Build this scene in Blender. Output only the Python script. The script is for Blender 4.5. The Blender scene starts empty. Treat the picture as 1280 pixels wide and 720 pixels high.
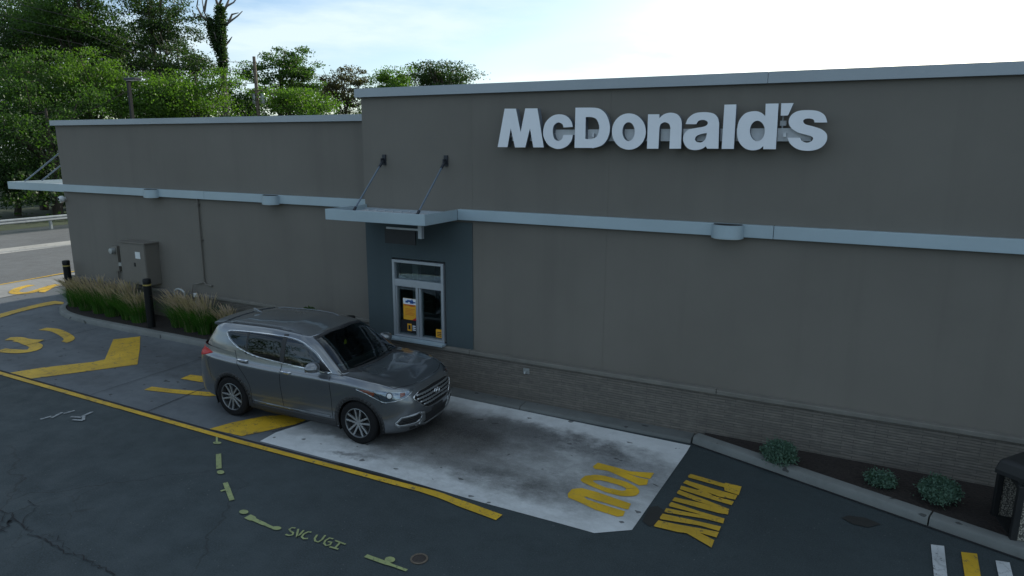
import bpy, bmesh, math, random
import numpy as np
from mathutils import Vector, Matrix
from mathutils.bvhtree import BVHTree
from mathutils.geometry import tessellate_polygon
random.seed(7)
sc = bpy.context.scene
R = math.radians
# ------------------------------------------------------------------ camera
FPX, PITCH, YAW, ROLL, CAMH = 834.6, R(12.02), R(26.52), R(0.28), 4.717
_f = Vector((-math.sin(YAW)*math.cos(PITCH), math.cos(YAW)*math.cos(PITCH), -math.sin(PITCH)))
_r = Vector((math.cos(YAW), math.sin(YAW), 0)); _u = _r.cross(_f)
_R = math.cos(ROLL)*_r + math.sin(ROLL)*_u; _U = math.cos(ROLL)*_u - math.sin(ROLL)*_r
cam = bpy.data.cameras.new('camera'); co = bpy.data.objects.new('camera', cam)
sc.collection.objects.link(co); sc.camera = co
co.matrix_world = Matrix(((_R.x, _U.x, -_f.x, 0), (_R.y, _U.y, -_f.y, 0), (_R.z, _U.z, -_f.z, CAMH), (0, 0, 0, 1)))
cam.sensor_width = 36; cam.lens = 36*FPX/1280; cam.clip_end = 3000; cam.clip_start = .05
CAM = Vector((0, 0, CAMH))
def ray(px, py): return (px-640)/FPX*_R - (py-360)/FPX*_U + _f
def g(px, py, z=0.0):                    # survey helper: photo point -> point on the ground
    v = ray(px, py); t = (z-CAMH)/v.z; return (v.x*t, v.y*t)
def far(px, py, depth):                  # survey helper: photo point at a depth
    return CAM + ray(px, py)*depth
# ------------------------------------------------------------------ world, sun, exposure
SUN_EL, SUN_AZ = R(21), R(8)             # azimuth measured from +Y towards +X
w = bpy.data.worlds.new('World'); sc.world = w; w.use_nodes = True
nt = w.node_tree; N = nt.nodes; L = nt.links; N.clear()
def nd(nt, t, **k):
    n = nt.nodes.new(t)
    for a, b in k.items():
        if hasattr(n, a): setattr(n, a, b)
        else: n.inputs[a.replace('_', ' ')].default_value = b
    return n
out = nd(nt, 'ShaderNodeOutputWorld'); bg = nd(nt, 'ShaderNodeBackground'); bg.inputs[1].default_value = .1
sky = nd(nt, 'ShaderNodeTexSky', sky_type='NISHITA', sun_disc=False, sun_elevation=SUN_EL, sun_rotation=SUN_AZ,
         air_density=1.0, dust_density=.7, ozone_density=3.0, altitude=50)
tc = nd(nt, 'ShaderNodeTexCoord'); mp = nd(nt, 'ShaderNodeMapping'); mp.inputs['Scale'].default_value = (1.2, 1.2, 5.5)
mp.inputs['Location'].default_value = (3.1, 1.7, .3)
nz = nd(nt, 'ShaderNodeTexNoise'); nz.inputs['Scale'].default_value = 2.2; nz.inputs['Detail'].default_value = 7; nz.inputs['Roughness'].default_value = .55
rp = nd(nt, 'ShaderNodeValToRGB'); rp.color_ramp.elements[0].position = .44; rp.color_ramp.elements[0].color = (.10,.10,.10,1)
rp.color_ramp.elements[1].position = .60; rp.color_ramp.elements[1].color = (.85, .85, .85, 1)
mx = nd(nt, 'ShaderNodeMix', data_type='RGBA'); mx.inputs[7].default_value = (5.7, 6.7, 7.2, 1)
L.new(tc.outputs['Generated'], mp.inputs['Vector']); L.new(mp.outputs[0], nz.inputs['Vector'])
L.new(nz.outputs['Fac'], rp.inputs[0]); L.new(rp.outputs[0], mx.inputs[0]); L.new(sky.outputs[0], mx.inputs[6])
L.new(mx.outputs[2], bg.inputs[0]); L.new(bg.outputs[0], out.inputs[0])
sl = bpy.data.lights.new('sun', 'SUN'); so = bpy.data.objects.new('sun', sl); sc.collection.objects.link(so)
sl.energy = 4.0; sl.angle = R(.6); sl.color = (1, .93, .80)
sd = Vector((math.sin(SUN_AZ)*math.cos(SUN_EL), math.cos(SUN_AZ)*math.cos(SUN_EL), math.sin(SUN_EL)))
so.rotation_euler = sd.to_track_quat('Z', 'Y').to_euler()
sc.view_settings.view_transform = 'Standard'; sc.view_settings.look = 'None'
sc.view_settings.exposure = 0.62; sc.view_settings.gamma = 1; sc.view_settings.use_curve_mapping = False
sc.render.engine = 'CYCLES'; sc.cycles.max_bounces = 8; sc.cycles.transparent_max_bounces = 12

# ------------------------------------------------------------------ helpers
COL = sc.collection
def tag(o, label=None, cat=None, group=None, kind=None):
    if label: o['label'] = label
    if cat: o['category'] = cat
    if group: o['group'] = group
    if kind: o['kind'] = kind
    return o
def empty(name, loc=(0, 0, 0), rz=0, **k):
    o = bpy.data.objects.new(name, None); COL.objects.link(o); o.location = loc; o.rotation_euler = (0, 0, rz)
    o.empty_display_size = .2
    return tag(o, **k)
class MB:
    def __init__(s): s.v = []; s.f = []
    def add(s, vs, fs):
        n = len(s.v); s.v += [tuple(p) for p in vs]; s.f += [tuple(i+n for i in f) for f in fs]; return s
    def box(s, a, b, c=None):
        x0, y0, z0 = a; x1, y1, z1 = b
        vs = [(x0,y0,z0),(x1,y0,z0),(x1,y1,z0),(x0,y1,z0),(x0,y0,z1),(x1,y0,z1),(x1,y1,z1),(x0,y1,z1)]
        return s.add(vs, [(0,3,2,1),(4,5,6,7),(0,1,5,4),(1,2,6,5),(2,3,7,6),(3,0,4,7)])
    def tube(s, pts, r, n=10, cap=True):
        pts = [Vector(p) for p in pts]; rs = r if isinstance(r, (list, tuple)) else [r]*len(pts)
        vs = []; fs = []; prev = None
        for i, p in enumerate(pts):
            d = (pts[min(i+1, len(pts)-1)] - pts[max(i-1, 0)]).normalized()
            if prev is None:
                a = d.orthogonal().normalized()
            else:
                a = (prev - d*prev.dot(d)).normalized()
            prev = a; b = d.cross(a)
            for k in range(n):
                t = 2*math.pi*k/n; vs.append(p + (a*math.cos(t)+b*math.sin(t))*rs[i])
        for i in range(len(pts)-1):
            for k in range(n):
                fs.append((i*n+k, i*n+(k+1) % n, (i+1)*n+(k+1) % n, (i+1)*n+k))
        if cap: fs.append(tuple(range(n))[::-1]); fs.append(tuple((len(pts)-1)*n+k for k in range(n)))
        return s.add(vs, fs)
    def lathe(s, prof, c=(0,0,0), axis='Z', n=32):       # prof: (radius, height)
        vs = []; fs = []
        for r, h in prof:
            for k in range(n):
                t = 2*math.pi*k/n; x, y = r*math.cos(t), r*math.sin(t)
                p = (x, y, h) if axis == 'Z' else ((x, h, y) if axis == 'Y' else (h, x, y))
                vs.append((p[0]+c[0], p[1]+c[1], p[2]+c[2]))
        for i in range(len(prof)-1):
            for k in range(n): fs.append((i*n+k, i*n+(k+1) % n, (i+1)*n+(k+1) % n, (i+1)*n+k))
        return s.add(vs, fs)
    def prism(s, poly, z0, z1, f=lambda u, v, w: (u, v, w)):
        n = len(poly); vs = [f(u, v, z0) for u, v in poly]+[f(u, v, z1) for u, v in poly]
        tr = tessellate_polygon([[Vector((u, v, 0)) for u, v in poly]])
        fs = [tuple(t) for t in tr]+[tuple(i+n for i in t) for t in tr]
        fs += [(i, (i+1) % n, n+(i+1) % n, n+i) for i in range(n)]
        return s.add(vs, fs)
    def build(s, name, mat, parent=None, smooth=False, bevel=0, **k):
        me = bpy.data.meshes.new(name); me.from_pydata([tuple(v) for v in s.v], [], s.f)
        bm = bmesh.new(); bm.from_mesh(me); bmesh.ops.recalc_face_normals(bm, faces=bm.faces); bm.to_mesh(me); bm.free()
        return link(name, me, mat, parent, smooth, bevel, **k)
def link(name, me, mat, parent=None, smooth=False, bevel=0, **k):
    me.materials.append(mat)
    if smooth:
        me.polygons.foreach_set('use_smooth', [True]*len(me.polygons))
        try: me.set_sharp_from_angle(angle=R(smooth if smooth is not True else 40))
        except Exception: pass
    o = bpy.data.objects.new(name, me); COL.objects.link(o)
    if parent: o.parent = parent
    if bevel:
        m = o.modifiers.new('bevel', 'BEVEL'); m.width = bevel; m.segments = 2; m.limit_method = 'ANGLE'
    return tag(o, **k)
def sheet(name, pts, z, mat, kind='structure', **k):
    me = bpy.data.meshes.new(name)
    tr = tessellate_polygon([[Vector((x, y, 0)) for x, y in pts]])
    me.from_pydata([(x, y, z) for x, y in pts], [], [tuple(t) for t in tr])
    bm = bmesh.new(); bm.from_mesh(me)
    bmesh.ops.recalc_face_normals(bm, faces=bm.faces)
    for f in bm.faces:
        if f.normal.z < 0: f.normal_flip()
    bm.to_mesh(me); bm.free()
    return link(name, me, mat, kind=kind, **k)
def sheets(name, polys, z, mat, **k):
    vs = []; fs = []
    for pts in polys:
        n = len(vs); dz = .0007*(polys.index(pts) % 7); vs += [(x, y, z+dz) for x, y in pts]
        for t in tessellate_polygon([[Vector((x, y, 0)) for x, y in pts]]):
            a, b, c = [Vector(pts[i]) for i in t]
            if (b-a).cross(c-a) < 0: t = t[::-1]
            fs.append(tuple(i+n for i in t))
    me = bpy.data.meshes.new(name); me.from_pydata(vs, [], fs)
    return link(name, me, mat, kind='structure', **k)
def ribbon(pts, wd):
    pts = [Vector(p) for p in pts]; l = []; r = []
    for i, p in enumerate(pts):
        d = (pts[min(i+1, len(pts)-1)]-pts[max(i-1, 0)]).normalized(); n = Vector((-d.y, d.x))
        ww = wd[i] if isinstance(wd, (list, tuple)) else wd
        l.append(p+n*ww/2); r.append(p-n*ww/2)
    return [(p.x, p.y) for p in l]+[(p.x, p.y) for p in r[::-1]]
def smooth_pts(P, n=6):                   # open Catmull-Rom
    P = [Vector(p) for p in P]; out = []
    for i in range(len(P)-1):
        a, b, c, d = P[max(i-1, 0)], P[i], P[i+1], P[min(i+2, len(P)-1)]
        for k in range(n):
            t = k/n; out.append(.5*((2*b)+(c-a)*t+(2*a-5*b+4*c-d)*t*t+(3*b-a-3*c+d)*t**3))
    out.append(P[-1]); return out

# ------------------------------------------------------------------ materials
def mat(name, color=(.5,.5,.5), rough=.6, metal=0, noise=None, bump=0, bscale=60, coat=0, spec=.5, emit=None, var=.15, vscale=3):
    m = bpy.data.materials.new(name); m.use_nodes = True; t = m.node_tree; b = t.nodes['Principled BSDF']
    b.inputs['Base Color'].default_value = (*color, 1); b.inputs['Roughness'].default_value = rough
    b.inputs['Metallic'].default_value = metal; b.inputs['Coat Weight'].default_value = coat; b.inputs['Coat Roughness'].default_value = .08
    b.inputs['Specular IOR Level'].default_value = spec
    tc = nd(t, 'ShaderNodeTexCoord')
    if var:
        n = nd(t, 'ShaderNodeTexNoise'); n.inputs['Scale'].default_value = vscale; n.inputs['Detail'].default_value = 6; n.inputs['Roughness'].default_value = .65
        t.links.new(tc.outputs['Object'], n.inputs['Vector'])
        r = nd(t, 'ShaderNodeMapRange'); r.inputs[1].default_value = .3; r.inputs[2].default_value = .7
        r.inputs[3].default_value = 1-var; r.inputs[4].default_value = 1+var
        mm = nd(t, 'ShaderNodeMix', data_type='RGBA', blend_type='MULTIPLY'); mm.inputs[0].default_value = 1; mm.inputs[6].default_value = (*color, 1)
        t.links.new(n.outputs['Fac'], r.inputs[0]); t.links.new(r.outputs[0], mm.inputs[7]); t.links.new(mm.outputs[2], b.inputs['Base Color'])
    if bump:
        n2 = nd(t, 'ShaderNodeTexNoise'); n2.inputs['Scale'].default_value = bscale; n2.inputs['Detail'].default_value = 4
        bp = nd(t, 'ShaderNodeBump'); bp.inputs['Strength'].default_value = bump; bp.inputs['Distance'].default_value = .01
        t.links.new(tc.outputs['Object'], n2.inputs['Vector']); t.links.new(n2.outputs['Fac'], bp.inputs['Height']); t.links.new(bp.outputs[0], b.inputs['Normal'])
    return m
class NB:                                  # small node builder
    def __init__(s, name, rough=.8):
        s.m = bpy.data.materials.new(name); s.m.use_nodes = True; s.t = s.m.node_tree; s.b = s.t.nodes['Principled BSDF']
        s.b.inputs['Roughness'].default_value = rough; s.tc = nd(s.t, 'ShaderNodeTexCoord').outputs['Object']
    def map(s, scale=(1,1,1), loc=(0,0,0), rot=(0,0,0), src=None):
        m = nd(s.t, 'ShaderNodeMapping'); m.inputs['Scale'].default_value = scale; m.inputs['Location'].default_value = loc; m.inputs['Rotation'].default_value = rot
        s.t.links.new(src or s.tc, m.inputs[0]); return m.outputs[0]
    def noise(s, scale, detail=5, rough=.6, src=None, dist=0):
        n = nd(s.t, 'ShaderNodeTexNoise'); n.inputs['Scale'].default_value = scale; n.inputs['Detail'].default_value = detail
        n.inputs['Roughness'].default_value = rough; n.inputs['Distortion'].default_value = dist
        s.t.links.new(src or s.tc, n.inputs['Vector']); return n.outputs['Fac']
    def rng(s, v, a, b, c=0, d=1):
        n = nd(s.t, 'ShaderNodeMapRange'); 
        for i, x in enumerate((a, b, c, d)): n.inputs[i+1].default_value = x
        s.t.links.new(v, n.inputs[0]); return n.outputs[0]
    def math(s, op, a, b=None):
        n = nd(s.t, 'ShaderNodeMath', operation=op)
        for i, x in enumerate((a, b)):
            if x is None: continue
            if isinstance(x, (int, float)): n.inputs[i].default_value = x
            else: s.t.links.new(x, n.inputs[i])
        return n.outputs[0]
    def mix(s, f, a, b, mode='MIX'):
        n = nd(s.t, 'ShaderNodeMix', data_type='RGBA', blend_type=mode)
        for i, x in ((0, f), (6, a), (7, b)):
            if isinstance(x, (int, float)): n.inputs[i].default_value = x
            elif isinstance(x, tuple): n.inputs[i].default_value = (*x, 1)
            else: s.t.links.new(x, n.inputs[i])
        return n.outputs[2]
    def spot(s, x, y, rx, ry, warp=.5, rot=0):           # mask of a stain lying at x, y
        nz = nd(s.t, 'ShaderNodeTexNoise'); nz.inputs['Scale'].default_value = 1.9; nz.inputs['Detail'].default_value = 9; nz.inputs['Roughness'].default_value = .68
        s.t.links.new(s.tc, nz.inputs['Vector'])
        vm = nd(s.t, 'ShaderNodeVectorMath', operation='MULTIPLY_ADD'); s.t.links.new(nz.outputs['Color'], vm.inputs[0])
        vm.inputs[1].default_value = (warp, warp, 0); s.t.links.new(s.tc, vm.inputs[2])
        sub = nd(s.t, 'ShaderNodeVectorMath', operation='SUBTRACT'); s.t.links.new(vm.outputs[0], sub.inputs[0]); sub.inputs[1].default_value = (x+warp/2, y+warp/2, 0)
        rt = nd(s.t, 'ShaderNodeMapping'); rt.inputs['Rotation'].default_value = (0, 0, -rot); s.t.links.new(sub.outputs[0], rt.inputs[0])
        sc_ = nd(s.t, 'ShaderNodeVectorMath', operation='MULTIPLY'); s.t.links.new(rt.outputs[0], sc_.inputs[0]); sc_.inputs[1].default_value = (1/rx, 1/ry, 0)
        ln = nd(s.t, 'ShaderNodeVectorMath', operation='LENGTH'); s.t.links.new(sc_.outputs[0], ln.inputs[0])
        return s.rng(ln.outputs['Value'], .35, 1.15, 1, 0)
    def bump(s, h, strength=.3, dist=.01):
        n = nd(s.t, 'ShaderNodeBump'); n.inputs['Strength'].default_value = strength; n.inputs['Distance'].default_value = dist
        s.t.links.new(h, n.inputs['Height']); s.t.links.new(n.outputs[0], s.b.inputs['Normal'])
    def done(s, col, rough=None):
        s.t.links.new(col, s.b.inputs['Base Color'])
        if rough is not None: s.t.links.new(rough, s.b.inputs['Roughness'])
        return s.m
    def crack(s, scale, width, src=None, seed=0):
        wn = nd(s.t, 'ShaderNodeTexNoise'); wn.inputs['Scale'].default_value = 2.5; wn.inputs['Detail'].default_value = 5
        s.t.links.new(s.tc, wn.inputs['Vector'])
        vm = nd(s.t, 'ShaderNodeVectorMath', operation='MULTIPLY_ADD'); s.t.links.new(wn.outputs['Color'], vm.inputs[0]); vm.inputs[1].default_value = (.5, .5, 0)
        s.t.links.new(s.map(loc=(seed, seed*.7, 0)), vm.inputs[2])
        v = nd(s.t, 'ShaderNodeTexVoronoi', feature='DISTANCE_TO_EDGE'); v.inputs['Scale'].default_value = scale
        s.t.links.new(vm.outputs[0], v.inputs['Vector']); return s.rng(v.outputs['Distance'], 0, width, 1, 0)

def m_asphalt(name='asphalt', c=(.022, .031, .034)):
    n = NB(name); big = n.noise(.35, 6, .6); mid = n.noise(2.2, 6, .65); fine = n.noise(55, 4, .7)
    col = n.mix(n.rng(big, .3, .7), tuple(x*.70 for x in c), tuple(x*1.38 for x in c))
    col = n.mix(n.rng(mid, .45, .75, 0, .6), col, tuple(x*.55 for x in c))
    col = n.mix(n.rng(fine, .4, .65, 0, .8), col, tuple(x*2.1 for x in c))
    speck = n.rng(n.noise(24, 3, .6), .66, .71)
    col = n.mix(n.math('MULTIPLY', speck, n.rng(n.noise(1.1, 3), .4, .7, .1, .8)), col, (.17, .175, .17))
    cr = n.math('MULTIPLY', n.crack(.34, .007), n.spot(*g(120, 620), 4.0, 1.6))
    cr2 = n.math('MULTIPLY', n.crack(1.6, .012, seed=5), n.spot(*g(30, 640), 1.6, .9))
    crm = n.math('MAXIMUM', cr, cr2)
    col = n.mix(n.math('MULTIPLY', crm, .8), col, (.008, .009, .010))
    n.bump(n.math('SUBTRACT', fine, crm), .35, .006)
    return n.done(col, n.rng(mid, .3, .7, .62, .85))
def m_concrete(name, c, stains=(), var=.2, streak=True, rough=.75):
    n = NB(name); big = n.noise(.7, 7, .62); mid = n.noise(3.3, 7, .7); fine = n.noise(70, 3, .6)
    col = n.mix(n.rng(big, .3, .72), tuple(x*(1-var) for x in c), tuple(x*(1+var) for x in c))
    col = n.mix(n.rng(mid, .5, .78, 0, .45), col, tuple(x*.55 for x in c))
    if streak:
        st = n.noise(1.3, 6, .6, n.map(scale=(.22, 1.5, 1)))
        col = n.mix(n.rng(st, .5, .72, 0, .5), col, tuple(x*.5 for x in c))
    for (x, y, rx, ry, rot, amt, sc_) in stains:
        mk = n.math('MULTIPLY', n.spot(x, y, rx, ry, 1.0, rot), n.rng(n.noise(1.6, 10, .78, n.map(loc=(x, y, 0), scale=(.85, 1.25, 1))), .40, .56, amt*(.88 if amt > .95 else .45), amt))
        col = n.mix(mk, col, sc_)
    dr = n.rng(n.noise(6, 2, .4, n.map(scale=(.7, 1, 1), loc=(2, 7, 0))), .695, .71)
    col = n.mix(n.math('MULTIPLY', dr, .8), col, (.02, .02, .02))
    col = n.mix(n.rng(fine, .4, .7, 0, .08), col, tuple(min(1, x*1.3) for x in c))
    n.bump(fine, .2, .004)
    return n.done(col, n.rng(mid, .3, .7, rough-.12, rough+.1))
def m_paint(name, c, under, wear=.5, scale=9):
    n = NB(name, .6); a = n.noise(scale, 8, .72); b = n.noise(scale*6, 4, .6)
    k = n.rng(n.math('ADD', n.math('MULTIPLY', a, .75), n.math('MULTIPLY', b, .25)), .5+.14*(1-wear), .54+.16*(1-wear))
    tone = n.mix(n.rng(n.noise(1.5, 5), .3, .7), tuple(x*.72 for x in c), tuple(min(1, x*1.15) for x in c))
    cr = n.crack(4.0, .02); tone = n.mix(n.math('MULTIPLY', cr, .35), tone, under)
    return n.done(n.mix(n.math('MULTIPLY', k, .85), tone, under))

YEL = (.60, .37, .02)
M = {}
M['asphalt'] = m_asphalt()
M['road'] = m_asphalt('far_asphalt', (.085, .088, .088))
sx = lambda px, py: g(px, py)
M['lane'] = m_concrete('lane_concrete', (.105, .118, .130), stains=[(*g(250, 470), 3.2, .5, 0, .7, (.04, .045, .05)), (*g(60, 460), 3.0, .45, 0, .5, (.045,.05,.055)), (*g(230, 450), 3, .5, 0, .6, (.04, .045, .05)), (*g(330, 530), 1.2, .4, 0, .5, (.05, .05, .05))])
M['pale'] = m_concrete('pale_concrete', (.26, .26, .25))
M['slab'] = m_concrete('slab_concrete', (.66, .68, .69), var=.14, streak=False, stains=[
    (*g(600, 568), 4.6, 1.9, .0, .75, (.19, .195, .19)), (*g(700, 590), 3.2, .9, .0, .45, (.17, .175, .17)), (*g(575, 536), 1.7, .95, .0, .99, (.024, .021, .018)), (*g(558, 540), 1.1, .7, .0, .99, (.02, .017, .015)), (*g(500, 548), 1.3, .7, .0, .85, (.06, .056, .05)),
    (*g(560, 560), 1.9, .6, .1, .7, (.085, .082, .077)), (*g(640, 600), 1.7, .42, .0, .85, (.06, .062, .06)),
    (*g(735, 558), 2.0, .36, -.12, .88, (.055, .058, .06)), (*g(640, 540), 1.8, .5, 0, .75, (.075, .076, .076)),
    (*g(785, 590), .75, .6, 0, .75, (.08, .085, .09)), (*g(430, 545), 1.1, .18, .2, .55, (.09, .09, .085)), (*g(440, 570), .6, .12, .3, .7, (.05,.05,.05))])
M['kerb'] = m_concrete('kerb_concrete', (.16, .17, .165), streak=False)
M['kerb_dark'] = m_concrete('dark_kerb_concrete', (.12, .128, .125), streak=False)  # darker concrete for the low kerb strip along the main wall
M['gravel'] = m_concrete('gravel', (.36, .35, .32), streak=False)
M['yellow'] = m_paint('yellow_paint', YEL, (.06, .065, .07), .6)
M['yellow_worn'] = m_paint('worn_yellow_paint', (.50, .31, .025), (.04, .045, .05), .55, 6)
M['yellow_slab'] = m_paint('yellow_paint_on_slab', (.62, .38, .02), (.16, .16, .15), .2)
M['white_paint'] = m_paint('white_paint', (.50, .52, .53), (.06, .065, .07), .55)
M['spray'] = m_paint('spray_yellow', (.30, .34, .14), (.05, .055, .055), .6, 14)
M['spray_white'] = m_paint('spray_white', (.33, .35, .36), (.04, .045, .05), .85, 14)
M['seam'] = mat('joint_filler', (.018, .018, .02), .9)
M['tar'] = mat('tar', (.022, .022, .02), .7)
M['grass_far'] = mat('forest_floor', (.03, .045, .018), .9, var=.4, vscale=1)
def m_mulch():
    n = NB('mulch', .95); v = nd(n.t, 'ShaderNodeTexVoronoi'); v.inputs['Scale'].default_value = 22
    n.t.links.new(n.map(scale=(1, 2.2, 1)), v.inputs['Vector'])
    col = n.mix(v.outputs['Distance'], (.035, .026, .022), (.008, .006, .005)); col = n.mix(n.rng(n.noise(3), .4, .7, 0, .6), col, (.02, .014, .012))
    n.bump(v.outputs['Distance'], .8, .02); return n.done(col)
M['mulch'] = m_mulch()
def m_eifs(name, c):
    n = NB(name, .9); a = n.noise(.45, 5, .6); st = n.noise(1.2, 6, .6, n.map(scale=(2.0, 2.0, .12))); f = n.noise(140, 3, .6)
    col = n.mix(n.rng(a, .3, .7), tuple(x*.92 for x in c), tuple(x*1.08 for x in c))
    col = n.mix(n.rng(st, .48, .75, 0, .34), col, tuple(x*.72 for x in c)); col = n.mix(n.rng(f, .35, .7, 0, .12), col, tuple(x*.7 for x in c))
    n.bump(f, .25, .003); return n.done(col)
M['eifs'] = m_eifs('taupe_render', (.170, .158, .138))
M['navy'] = m_eifs('slate_blue_render', (.058, .080, .088))
def m_stone():
    n = NB('ledge_stone', .9); b = nd(n.t, 'ShaderNodeTexBrick')
    b.inputs['Scale'].default_value = 1; b.inputs['Brick Width'].default_value = .43; b.inputs['Row Height'].default_value = .043
    b.inputs['Mortar Size'].default_value = .0045; b.inputs['Mortar Smooth'].default_value = .3; b.inputs['Bias'].default_value = 0; b.offset_frequency = 2; b.offset = .37
    b.inputs['Color1'].default_value = (.205, .185, .16, 1); b.inputs['Color2'].default_value = (.155, .142, .124, 1); b.inputs['Mortar'].default_value = (.085, .078, .07, 1)
    cmb = nd(n.t, 'ShaderNodeCombineXYZ'); sp = nd(n.t, 'ShaderNodeSeparateXYZ'); n.t.links.new(n.tc, sp.inputs[0])
    wob = n.math('MULTIPLY', n.noise(1.3, 2), .02)
    n.t.links.new(sp.outputs[0], cmb.inputs[0]); n.t.links.new(n.math('ADD', sp.outputs[2], wob), cmb.inputs[1]); n.t.links.new(cmb.outputs[0], b.inputs['Vector'])
    v = n.noise(5, 5, .7, n.map(scale=(.6, .6, 5)))
    col = n.mix(n.rng(v, .3, .7, 0, .75), b.outputs['Color'], (.10, .095, .085)); col = n.mix(n.rng(n.noise(9, 4), .5, .75, 0, .5), col, (.22, .20, .175))
    n.bump(n.math('ADD', n.math('MULTIPLY', b.outputs['Fac'], -1.3), v), .9, .02); return n.done(col)
M['stone'] = m_stone()
M['cap'] = mat('stone_cap', (.165, .158, .14), .85, bump=.3)
M['metal_trim'] = mat('grey_blue_trim', (.38, .47, .52), .42, .25, var=.07, vscale=.8)
M['coping'] = mat('coping_metal', (.33, .37, .40), .5, .2, var=.07, vscale=.8)
M['letter'] = mat('letter_face', (.80, .82, .86), .5, var=.03)
M['letter_side'] = mat('letter_return', (.12, .14, .17), .5)
M['raceway'] = mat('raceway_metal', (.62, .64, .66), .5)
M['alu'] = mat('window_aluminium', (.42, .45, .48), .4, .5, var=.05)
M['dark_metal'] = mat('dark_metal', (.035, .04, .05), .5, .4)
M['rod'] = mat('grey_blue_rod', (.13, .17, .22), .45, .3)
M['black'] = mat('black_plastic', (.012, .013, .014), .55)
M['blackpaint'] = mat('black_paint', (.006, .007, .008), .5, spec=.25)
M['grey_box'] = mat('painted_cabinet', (.150, .138, .120), .55, var=.06)
M['galv'] = mat('galvanised', (.38, .40, .40), .45, .6)
M['white'] = mat('white_plastic', (.65, .67, .68), .5, var=.05)
M['room'] = mat('room_wall', (.40, .46, .38), .9); M['room2'] = mat('room_dark', (.03, .03, .03), .9)
M['bark'] = mat('bark', (.055, .045, .035), .95, bump=.6, bscale=12, var=.35)
M['greybark'] = mat('grey_bark', (.13, .115, .10), .95, bump=.6, bscale=12, var=.3)
M['wood_pole'] = mat('weathered_pole', (.16, .13, .10), .9, var=.2)
def m_glass(name, tint, gloss=.12):
    m = bpy.data.materials.new(name); m.use_nodes = True; t = m.node_tree; t.nodes.clear()
    o = nd(t, 'ShaderNodeOutputMaterial'); tr = nd(t, 'ShaderNodeBsdfTransparent'); tr.inputs[0].default_value = (*tint, 1)
    gl = nd(t, 'ShaderNodeBsdfGlossy'); gl.inputs['Roughness'].default_value = .02; gl.inputs[0].default_value = (.9, .95, 1, 1)
    fr = nd(t, 'ShaderNodeFresnel'); fr.inputs[0].default_value = 1.5
    ad = nd(t, 'ShaderNodeMath', operation='ADD'); ad.inputs[1].default_value = gloss; mxs = nd(t, 'ShaderNodeMixShader')
    t.links.new(fr.outputs[0], ad.inputs[0]); t.links.new(ad.outputs[0], mxs.inputs[0]); t.links.new(tr.outputs[0], mxs.inputs[1]); t.links.new(gl.outputs[0], mxs.inputs[2])
    t.links.new(mxs.outputs[0], o.inputs[0]); return m
M['glass'] = m_glass('window_glass', (.75, .82, .80), .03)
M['carglass'] = m_glass('tinted_glass', (.42, .50, .48), .02); M['privacy'] = m_glass('privacy_glass', (.06, .07, .07), .0)
def m_leaf(name, c, c2, trans=.5):
    m = bpy.data.materials.new(name); m.use_nodes = True; t = m.node_tree; t.nodes.clear()
    o = nd(t, 'ShaderNodeOutputMaterial'); tcn = nd(t, 'ShaderNodeTexCoord')
    n1 = nd(t, 'ShaderNodeTexNoise'); n1.inputs['Scale'].default_value = .55; n1.inputs['Detail'].default_value = 3
    n2 = nd(t, 'ShaderNodeTexNoise'); n2.inputs['Scale'].default_value = 5; n2.inputs['Detail'].default_value = 2
    for q in (n1, n2): t.links.new(tcn.outputs['Object'], q.inputs[0])
    ad = nd(t, 'ShaderNodeMath', operation='ADD'); t.links.new(n1.outputs[0], ad.inputs[0]); t.links.new(n2.outputs[0], ad.inputs[1])
    mr = nd(t, 'ShaderNodeMapRange'); mr.inputs[1].default_value = .7; mr.inputs[2].default_value = 1.3; t.links.new(ad.outputs[0], mr.inputs[0])
    mc = nd(t, 'ShaderNodeMix', data_type='RGBA'); mc.inputs[6].default_value = (*c, 1); mc.inputs[7].default_value = (*c2, 1); t.links.new(mr.outputs[0], mc.inputs[0])
    p = nd(t, 'ShaderNodeBsdfPrincipled'); p.inputs['Roughness'].default_value = .55; p.inputs['Specular IOR Level'].default_value = .3; t.links.new(mc.outputs[2], p.inputs['Base Color'])
    tl = nd(t, 'ShaderNodeBsdfTranslucent'); hs = nd(t, 'ShaderNodeMix', data_type='RGBA', blend_type='MULTIPLY'); hs.inputs[0].default_value = 1; hs.inputs[7].default_value = (1.7, 2.0, .6, 1)
    t.links.new(mc.outputs[2], hs.inputs[6]); t.links.new(hs.outputs[2], tl.inputs[0])
    ms = nd(t, 'ShaderNodeMixShader'); ms.inputs[0].default_value = trans; t.links.new(p.outputs[0], ms.inputs[1]); t.links.new(tl.outputs[0], ms.inputs[2]); t.links.new(ms.outputs[0], o.inputs[0])
    return m
M['leaf_a'] = m_leaf('leaf_green', (.028, .062, .016), (.055, .105, .026), .45); M['leaf_b'] = m_leaf('leaf_bright', (.04, .085, .018), (.085, .15, .028), .5)
M['leaf_c'] = m_leaf('leaf_dark', (.02, .042, .014), (.04, .075, .02), .35); M['leaf_d'] = m_leaf('leaf_reddish', (.055, .045, .028), (.075, .075, .035), .35)
M['leaf_blue'] = m_leaf('leaf_bluegreen', (.06, .115, .085), (.10, .175, .13), .2)
M['blade'] = m_leaf('grass_blade', (.035, .11, .018), (.07, .16, .03), .4); M['plume'] = m_leaf('grass_plume', (.28, .21, .15), (.42, .33, .25), .3)

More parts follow.
